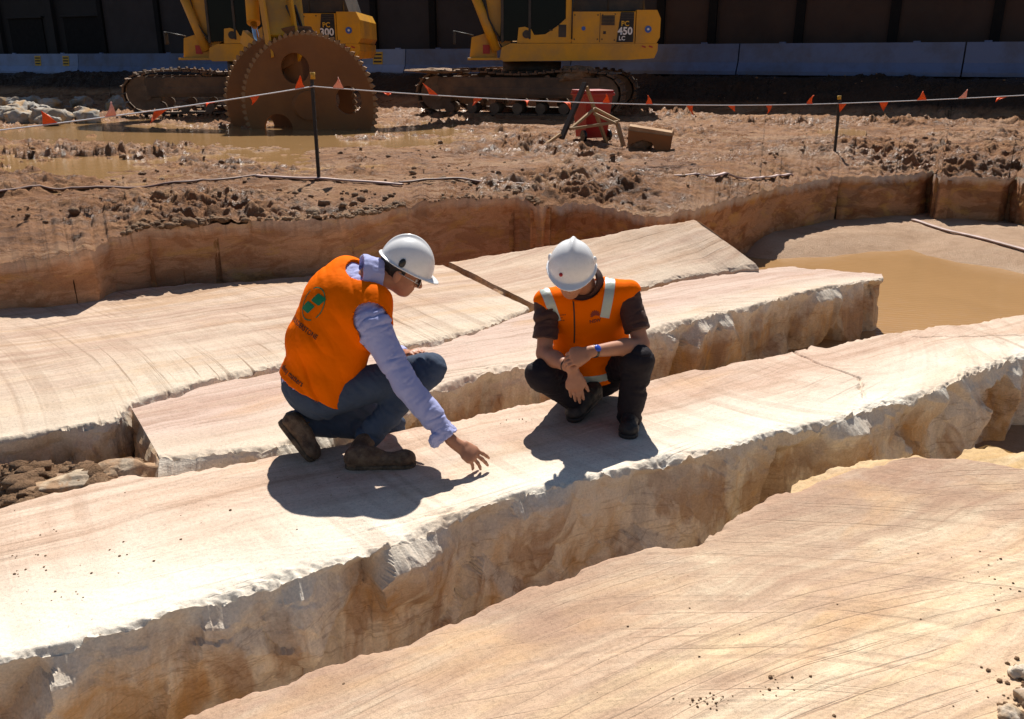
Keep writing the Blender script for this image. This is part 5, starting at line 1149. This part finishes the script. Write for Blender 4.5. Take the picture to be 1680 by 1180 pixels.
# ---- man pointing at the stone
def man_pointing():
    R = empty('person', atz(600, 760, -.5))
    tag(R, 'crouching man in orange vest, blue shirt and jeans touching the stone with one hand', 'person', 'site workers in white helmets')
    J = aty; L = np.array(R.location)
    pel = J(520, 628, 4.25); nk = J(607, 452, 4.34); RS = J(614, 540, 4.14); LS = J(570, 452, 4.47)
    up = unit(nk - pel); rt = RS - LS; rt = unit(rt - up * (rt @ up)); fw = unit(np.cross(up, rt))
    ch = pel + (nk - pel) * .62 + fw * .0
    RE = J(668, 634, 4.02); RW = J(740, 722, 3.93); LE = J(640, 580, 4.62); LW = J(668, 582, 4.42)
    RH = pel + rt * .10 - up * .03; LH = pel - rt * .10 - up * .03
    RK = J(704, 606, 4.22); RA = J(604, 716, 4.14); LK = J(640, 700, 4.52); LA = J(484, 694, 4.22)
    hm = J(667, 435, 4.38); hf = (.87, .06, -.475); hu = (.475, 0, .87)
    hc = hm - unit(hu) * .035 - unit(hf) * .012
    hp, hg, hax = head(hc, hf, hu, 1.06)
    # right hand, fingers on the stone
    tipc = atz(806, 774, -.487); hd = unit(tipc - RW); nrm = unit(np.array([-.35, -.35, .85]))
    HW = RW + unit(hd) * .045
    rh = hand(HW, unit(hd * .93 + np.array([0, 0, .10])), nrm, (0.2, .9, -.1), [(.1, .25, .2), (.16, .28, .2), (.30, .40, .25), (.52, .45, .3)], .16, 1.08, thumb=(.35, .7))
    lh = hand(LW, (.35, -.45, .25), (.2, -.3, .9), (.8, -.1, 0), [(.3, .5, .4)] * 4, .05, 1.0)
    torso = [ecap(pel + up * .02, ch, rt, (.150, .105), (.165, .105)), (ell(ch + up * .06, [rt, fw, up], [.175, .11, .16]), .06)]
    arms = [(cone(RS, RE, .048, .040), .05), (cone(RE, RW, .038, .028), .02), (cone(RW, HW, .028, .027), .01), (cone(LS, LE, .048, .040), .05), (cone(LE, LW, .038, .028), .02)]
    legs = [(cone(RH, RK, .078, .052), .05), (cone(RK, RA, .05, .038), .03), (cone(LH, LK, .078, .052), .05), (cone(LK, LA, .05, .038), .03)]
    figure('body', union(torso + arms + legs + [(cone(nk - up * .02, hc - unit(hu) * .05 - unit(hf) * .02, .062, .058), .03)] + [(q[0] if isinstance(q, tuple) else q, q[1] if isinstance(q, tuple) else .02) for q in hp] + [(q[0] if isinstance(q, tuple) else q, q[1] if isinstance(q, tuple) else .01) for q in rh + lh], .02), .0042, m_skin1, R, relax=1)
    # shirt
    tor_s = union([ecap(pel - up * .03, ch, rt, (.185, .140), (.196, .136)), (ell(ch + up * .07, [rt, fw, up], [.200, .135, .165]), .06), (ell(pel - up * .01, [rt, fw, up], [.19, .155, .12]), .05), (ell(J(548, 498, 4.30), [rt, fw, up], [.165, .135, .17]), .06), (ell(J(566, 464, 4.40), [rt, fw, up], [.11, .11, .12]), .06), (ell(J(521, 556, 4.25), [rt, fw, up], [.170, .13, .17]), .06),
                   (cone(ch + up * .12 - rt * .10, LS, .09, .075), .05), (cone(ch + up * .12 + rt * .10, RS, .09, .078), .05)], .05)
    arm_s = union([cone(RS - (RE - RS) * .08, RE, .082, .062), (cone(RE, RW + unit(RE - RW) * .045, .061, .046), .03), (cone(RE * .75 + RW * .25, RE * .4 + RW * .6, .060, .056), .03)], .03)
    arm_l = union([cone(LS, LE, .078, .062), (cone(LE, LW + unit(LE - LW) * .08, .060, .05), .03)], .03)
    fd = unit(RW - RE)
    wcut = half(RW - fd * .035, fd)
    fa = folds(.014, 12, unit(RW - RS), 3.1, 1.6, .3)
    f_all = union([tor_s, (arm_s, .045), (arm_l, .045)], .03)
    figure('shirt', cut(f_all, wcut), .0055, m_blue_shirt, R, wr=fa)
    # rolled cuff with a loose flap
    cu = union([cone(RW - fd * .075, RW - fd * .022, .052, .055), (ell(RW - fd * .045 + np.array([-.045, -.02, -.035]), [fd, rt, np.cross(fd, rt)], [.04, .03, .025]), .015)], .01)
    figure('cuff', cut(cu, half(RW - fd * .018, fd), half(RW - fd * .082, -fd), neg(cone(RW - fd * .04, RW + fd * .1, .036, .043))), .004, m_blue_shirt, R, wr=lambda V: fbm(V * 34, 3) * .006)
    # collar
    na = unit(hc - unit(hu) * .05 - nk)
    cb = nk + up * .005; col = cut(cone(cb - na * .06, cb + na * .12, .102, .078), half(cb + na * .058, na), half(cb - na * .05, -na), neg(cone(cb - na * .1, cb + na * .14, .086, .066)), half(cb + fw * .07, fw))
    figure('collar', col, .004, m_blue_shirt, R, wr=lambda V: fbm(V * 22, 2) * .005)
    # vest
    tor_v = off(tor_s, .016)
    hem = pel - up * .035
    flare = union([(ecap(hem - up * .03, pel + up * .16, rt, (.222, .178), (.205, .158)))])
    hole_r = cone(RS - (RE - RS) * .22 + rt * .03, RE + (RE - RS) * .3, .088, .115); hole_l = cone(LS - rt * .07 + (LE - LS) * .2, LE + (LE - LS) * .3, .082, .11)
    neckc = cone(nk - na * .02, nk + na * .2, .108, .12)
    vest_f = cut(union([tor_v, (flare, .04)], .03), half(hem, -up), neg(hole_r), neg(hole_l), neg(neckc), neg(cone(nk + fw * .10 + up * .05, ch + fw * .22, .085, .05)))
    wv = folds(.014, 6.5, unit(up * .75 + rt * .45 + fw * .3), 1.7, 1.5, .22)
    def wv2(V):
        return wv(V) * (.55 + .8 * sstep(.45, -.1, (V - pel) @ up)) + fbm(V * 7 + 3, 2) * .006
    vest = figure('vest', vest_f, .0052, m_orange, R, wr=wv2)
    bv = bvh_of(vest)
    # print on the back
    nb_ = -fw; xd = rt; lc = J(518, 500, 4.2)
    def leaf(cx, cy, w, h, sk, r=.25):
        p = []
        for (x, y) in ((-1, -1), (1, -1), (1, 1), (-1, 1)):
            for k in range(5):
                a = {(-1, -1): math.pi, (1, -1): 1.5 * math.pi, (1, 1): 0, (-1, 1): .5 * math.pi}[(x, y)] + k * math.pi / 8
                px = x * (1 - r) + r * math.cos(a); py = y * (1 - r) + r * math.sin(a); p.append((cx + px * w + py * sk, cy + py * h))
        return p
    view = unit(np.array([0, 0, CAM_Z]) - lc); ndv = unit(view * .6 + nb_ * .5)
    yd = up
    decal('printed_leaf', poly_bm([leaf(.022, .034, .034, .026, .012)]), lc, xd, yd, ndv, bv, m_green, R); decal('printed_leaf', poly_bm([leaf(-.022, -.030, .034, .026, .012)]), lc, xd, yd, ndv, bv, m_green, R)
    decal('printed_ring', poly_bm(ring_poly(.078, .088, .006, -.6, 2.3)), lc, xd, yd, ndv, bv, m_green, R); decal('printed_ring', poly_bm(ring_poly(.078, .088, .005, 2.6, 5.3)), lc, xd, yd, ndv, bv, m_green, R)
    tc = J(503, 538, 4.2)
    decal('printed_lettering', text_bm('BAULDERSTONE', .034, .0006), tc, xd, yd, ndv, bv, m_ink, R)
    decal('printed_lettering', text_bm('safety matters', .040, .0005), J(488, 616, 4.2), xd, yd, ndv, bv, m_ink, R)
    # jeans
    jp = union([cut(ell(pel - up * .045 - fw * .01, [rt, fw, up], [.185, .150, .125]), half(pel + up * .03, up)), (cone(RH, RK, .112, .082), .05), (cone(RK, RA, .080, .066), .03), (cone(LH, LK, .112, .082), .05), (cone(LK, LA, .08, .066), .03)], .03)
    wj0 = folds(.014, 11, unit(RA - RK), 8.3, 1.6, .3)
    figure('jeans', jp, .0055, m_jeans, R, wr=wj0)
    bp = pel - up * .012
    figure('belt', cut(ell(pel - up * .045, [rt, fw, up], [.197, .163, .14]), half(bp + up * .02, up), half(bp - up * .02, -up)), .005, m_belt, R)
    pt = J(548, 686, 4.1)
    # boots
    boot(atz(567, 768, -.5), atz(682, 763, -.5), RA, np.cross(unit(atz(682, 763, -.5) - atz(567, 768, -.5)), [0, 0, 1]), R, m_boot, m_sole)
    toe = atz(508, 754, -.495); heel = J(458, 692, 4.14); dd = unit(toe - heel)
    boot(heel, toe + dd * .02, LA, (.2, 1, 0), R, m_boot, m_sole, up=unit(np.cross(dd, [.15, -1, 0])) if np.cross(dd, [.15, -1, 0])[0] > 0 else -unit(np.cross(dd, [.15, -1, 0])))
    # hair, glasses, helmet
    hfw, hrt, hup = hax
    hair = cut(ell(hg(-.008, 0, .03), hax, np.array([.106, .083, .098]) * 1.06), half(hg(.02, 0, 0), unit(hfw * .55 + hup * .0 - hup * .0)), half(hg(0, 0, -.075), -hup), neg(ell(hg(.03, .085, -.03), hax, [.035, .03, .04])))
    figure('hair', hair, .004, m_hair, R, wr=lambda V: fbm(V * 60, 2) * .003)
    k = np.array
    for sd in (-1, 1): tube('glasses_temple', hg(-.01, sd * .086, .004) - L, hg(.098, sd * .074, -.006) - L, .0028, m_steel, R, seg=6)
    for sd in (-1, 1):
        f = ell(hg(.104, sd * .036, -.012), hax, [.006, .034, .024]); figure('glasses_lens', f, .003, m_lens, R, relax=1)
        figure('eye', ell(hg(.083, sd * .033, -.004), hax, [.012, .013, .010]), .003, m_eye, R, relax=0)
    helmet(hm, hf, hu, R, m_helmet, m_black)
    return R

# ---- man looking down, arms folded over his knees
def man_looking():
    R = empty('person', atz(990, 705, -.5)); L = np.array(R.location)
    tag(R, 'squatting man in dark clothes and silver striped orange vest, looking down past his watch', 'person', 'site workers in white helmets')
    J = aty
    pel = J(975, 605, 4.92); nk = J(958, 462, 4.70); RS = J(899, 496, 4.70); LS = J(1030, 482, 4.72)
    up = unit(nk - pel); rt = RS - LS; rt = unit(rt - up * (rt @ up)); fw = unit(np.cross(up, rt))
    ch = pel + (nk - pel) * .60
    RE = J(893, 580, 4.58); RW = J(938, 604, 4.36); LE = J(1052, 566, 4.58); LW = J(972, 577, 4.36)
    RH = pel + rt * .11 - up * .04; LH = pel - rt * .11 - up * .04
    RK = J(890, 616, 4.52); RA = J(950, 662, 4.66); LK = J(1046, 592, 4.50); LA = J(1032, 684, 4.52)
    hm = J(938, 438, 4.52); hf = (-.14, -.89, -.42); hu = (-.03, -.41, .91)
    hc = hm - unit(hu) * .042 - unit(hf) * .006
    hp, hg, hax = head(hc, hf, hu, 1.06)
    rh = hand(RW + np.array([.01, -.0, -.02]), (.12, -.12, -.95), (-.15, -.95, .12), (.9, 0, 0), [(.15, .25, .2), (.12, .22, .2), (.15, .25, .2), (.2, .3, .2)], .02, 1.06, thumb=(.45, .3))
    lh = hand(LW + unit(LW - LE) * .02, (-.95, -.10, -.28), (.1, -.8, .6), (0, -.3, -.9), [(.35, .7, .6), (.4, .75, .6), (.45, .75, .6), (.5, .7, .6)], .02, 1.06, thumb=(.35, .6))
    torso = [ecap(pel + up * .02, ch, rt, (.145, .10), (.16, .10)), (ell(ch + up * .06, [rt, fw, up], [.175, .11, .15]), .06)]
    arms = [(cone(RS, RE, .052, .043), .05), (cone(RE, RE * .6 + RW * .4, .043, .044), .02), (cone(RE * .6 + RW * .4, RW, .044, .029), .02), (cone(LS, LE, .052, .044), .05), (cone(LE, LE * .65 + LW * .35, .044, .046), .02), (cone(LE * .65 + LW * .35, LW, .046, .030), .02)]
    legs = [(cone(RH, RK, .078, .052), .05), (cone(RK, RA, .05, .038), .03), (cone(LH, LK, .078, .052), .05), (cone(LK, LA, .05, .038), .03)]
    g_ = lambda l, k0: [(q[0] if isinstance(q, tuple) else q, q[1] if isinstance(q, tuple) else k0) for q in l]
    figure('body', union(torso + arms + legs + [(cone(nk - up * .02, hc - unit(hu) * .05 - unit(hf) * .02, .062, .058), .03)] + g_(hp, .02) + g_(rh, .01) + g_(lh, .01), .02), .0042, m_skin2, R, relax=1)
    tor_s = union([ecap(pel - up * .03, ch, rt, (.180, .135), (.200, .135)), (ell(ch + up * .07, [rt, fw, up], [.205, .135, .155]), .06),
                   (cone(ch + up * .13 - rt * .12, LS, .085, .064), .05), (cone(ch + up * .13 + rt * .12, RS, .085, .064), .05)], .05)
    rs_e = RS + (RE - RS) * .72; ls_e = LS + (LE - LS) * .72
    sl = union([cone(RS, RE, .064, .078)]); sr = union([cone(LS, LE, .064, .078)])
    fs = union([tor_s, (cut(sl, half(rs_e, RE - RS)), .03), (cut(sr, half(ls_e, LE - LS)), .03)], .03)
    figure('shirt', fs, .0055, m_brown_shirt, R, wr=folds(.016, 11, unit(LE - LS), 5.5, 1.6, .3))
    na = unit(hc - unit(hu) * .05 - nk); cb = nk
    col = cut(cone(cb - na * .06, cb + na * .1, .100, .080), half(cb + na * .02, na), half(cb - na * .05, -na), neg(cone(cb - na * .1, cb + na * .14, .088, .070)), neg(cone(cb + fw * .02, cb + fw * .3, .035, .06)))
    figure('collar', col, .004, m_brown_shirt, R)
    tor_v = off(tor_s, .017); hem = pel + up * .005
    flare = ecap(hem - up * .03, pel + up * .2, rt, (.215, .175), (.205, .155))
    hr = cone(RS + (RE - RS) * .24 + rt * .052, RE + (RE - RS) * .3, .080, .12); hl = cone(LS + (LE - LS) * .24 - rt * .052, LE + (LE - LS) * .3, .080, .12)
    vee = cone(nk + fw * .10 + up * .05, J(947, 503, 4.50), .085, .004)
    vest_f = cut(union([tor_v, (flare, .04)], .03), half(hem, -up), neg(hr), neg(hl), neg(cone(nk - na * .03, nk + na * .2, .100, .12)), neg(vee))
    wv = folds(.014, 7, unit(up * .8 + rt * .3), 2.9, 1.5, .25)
    wfun = lambda V: wv(V) * (.4 + .9 * sstep(.40, .0, (V - pel) @ up)) + fbm(V * 7 + 9, 2) * .005
    vest = figure('vest', vest_f, .0052, m_orange, R, wr=wfun)
    bv = bvh_of(vest)
    ndv = unit(fw * .8 + np.array([0, -.5, .2]))
    # silver tape over the shoulders and round the waist
    for u0, v0, u1, v1 in ((893, 462, 915, 526), (1012, 440, 995, 520)):
        a = J(u0, v0, 4.55); b = J(u1, v1, 4.55); yd = unit(a - b); Ln = np.linalg.norm(a - b); xd = unit(np.cross(yd, ndv))
        pl = [[(-.027, -Ln / 2 + Ln * i / 14), (.027, -Ln / 2 + Ln * i / 14), (.027, -Ln / 2 + Ln * (i + 1) / 14), (-.027, -Ln / 2 + Ln * (i + 1) / 14)] for i in range(14)]
        decal('reflective_strip', poly_bm(pl), (a + b) / 2, xd, yd, unit(ndv + np.array([0, -.2, .5])), bv, m_refl, R, .004)
    figure('reflective_band', cut(off(vest_f, .005), half(hem + up * .085, up), half(hem + up * .035, -up)), .005, m_refl, R, wr=wfun)
    # zip, emblem and lettering
    p0 = J(945, 500, 4.5); p1 = J(948, 582, 4.5); yd = unit(p0 - p1); xd = unit(np.cross(yd, ndv)); Ln = np.linalg.norm(p0 - p1)
    decal('zip', poly_bm([[(-.004, -Ln / 2 + Ln * i / 16), (.004, -Ln / 2 + Ln * i / 16), (.004, -Ln / 2 + Ln * (i + 1) / 16), (-.004, -Ln / 2 + Ln * (i + 1) / 16)] for i in range(16)]), (p0 + p1) / 2, xd, yd, ndv, bv, m_ink, R)
    pet = []
    for i in range(9):
        a = math.radians(-10 + i * 25); r = .030; w = .006
        cx, cy = math.cos(a), math.sin(a); pet.append([(cx * .006, cy * .006), (cx * r * .6 - cy * w, cy * r * .6 + cx * w), (cx * r, cy * r), (cx * r * .6 + cy * w, cy * r * .6 - cx * w)])
    for i in range(5):
        a = math.radians(20 + i * 35); r = .017; w = .005; cx, cy = math.cos(a), math.sin(a)
        pet.append([(cx * .002, cy * .002 - .004), (cx * r * .6 - cy * w, cy * r * .6 + cx * w - .004), (cx * r, cy * r - .004), (cx * r * .6 + cy * w, cy * r * .6 - cx * w - .004)])
    decal('printed_emblem', poly_bm(pet, .02), J(981, 528, 4.5), -rt, up, ndv, bv, m_ink2, R)
    decal('printed_lettering', text_bm('NSW', .028, .001), J(981, 538, 4.5), -rt, up, ndv, bv, m_ink2, R)
    for i, wd in enumerate((.085, .05, .06)):
        segs = []; x = -wd / 2; r_ = random.Random(i)
        while x < wd / 2:
            w = r_.uniform(.004, .012); segs.append([(x, -.0022), (x + w, -.0022), (x + w, .0026), (x, .0026)]); x += w + .0028
        decal('printed_line', poly_bm(segs, .03), J(919, 531 + i * 5, 4.5), -rt, up, ndv, bv, m_ink2, R)
    jp = union([cut(ell(pel - up * .05, [rt, fw, up], [.18, .155, .12]), half(pel + up * .06, up)), (cone(RH, RK, .115, .086), .05), (cone(RK, RA, .084, .066), .03), (cone(LH, LK, .115, .086), .05), (cone(LK, LA, .084, .068), .03)], .03)
    figure('trousers', jp, .0055, m_black_trousers, R, wr=folds(.017, 11, (0, 0, 1), 4.3, 1.6, .35))
    # boots
    toe = atz(1030, 721, -.5); heel = atz(1034, 684, -.5); heel = toe + unit(heel - toe) * .30
    boot(heel, toe, LA, (1, 0, 0), R, m_boot2, m_boot2)
    toe = atz(936, 693, -.5); heel = J(984, 645, 4.78); dd = unit(toe - heel); heel = toe - dd * .30
    lat = unit(np.cross(dd, [0, 0, 1])); boot(heel, toe, RA, lat, R, m_boot2, m_boot2, up=np.cross(lat, dd))
    hfw, hrt, hup = hax
    figure('hair', cut(ell(hg(-.008, 0, .03), hax, np.array([.106, .083, .098]) * 1.04), half(hg(.0, 0, 0), hfw), half(hg(0, 0, -.07), -hup)), .004, m_hair2, R, wr=lambda V: fbm(V * 60, 2) * .003)
    for sd in (-1, 1): figure('eye', ell(hg(.083, sd * .033, -.004), hax, [.012, .013, .010]), .003, m_eye, R, relax=0)
    g, ax, _ = helmet(hm, hf, hu, R, m_helmet, m_helmet)
    figure('printed_dot', ell(g(.128, -.055 if False else (.045 if (ax[1][0] < 0) else -.045), .045), ax, [.012, .010, .010]), .003, m_red, R, relax=0)
    # watch and wrist band
    wd = unit(LW - LE); wc = LW - wd * .012
    figure('watch_strap', cut(cone(wc - wd * .05, wc + wd * .05, .0365, .0345), half(wc + wd * .012, wd), half(wc - wd * .012, -wd)), .0035, m_black, R)
    vd = unit(np.array([-.1, -.8, .6])); vd = unit(vd - wd * (vd @ wd)); figure('watch_face', ell(wc + vd * .036, [wd, np.cross(wd, vd), vd], [.021, .021, .009]), .003, m_bluewatch, R)
    wd = unit(RW - RE); wc = RW - wd * .05
    figure('wrist_band', cut(cone(wc - wd * .05, wc + wd * .05, .039, .035), half(wc + wd * .004, wd), half(wc - wd * .004, -wd)), .003, m_black, R)
    return R
man1 = man_pointing(); man2 = man_looking()
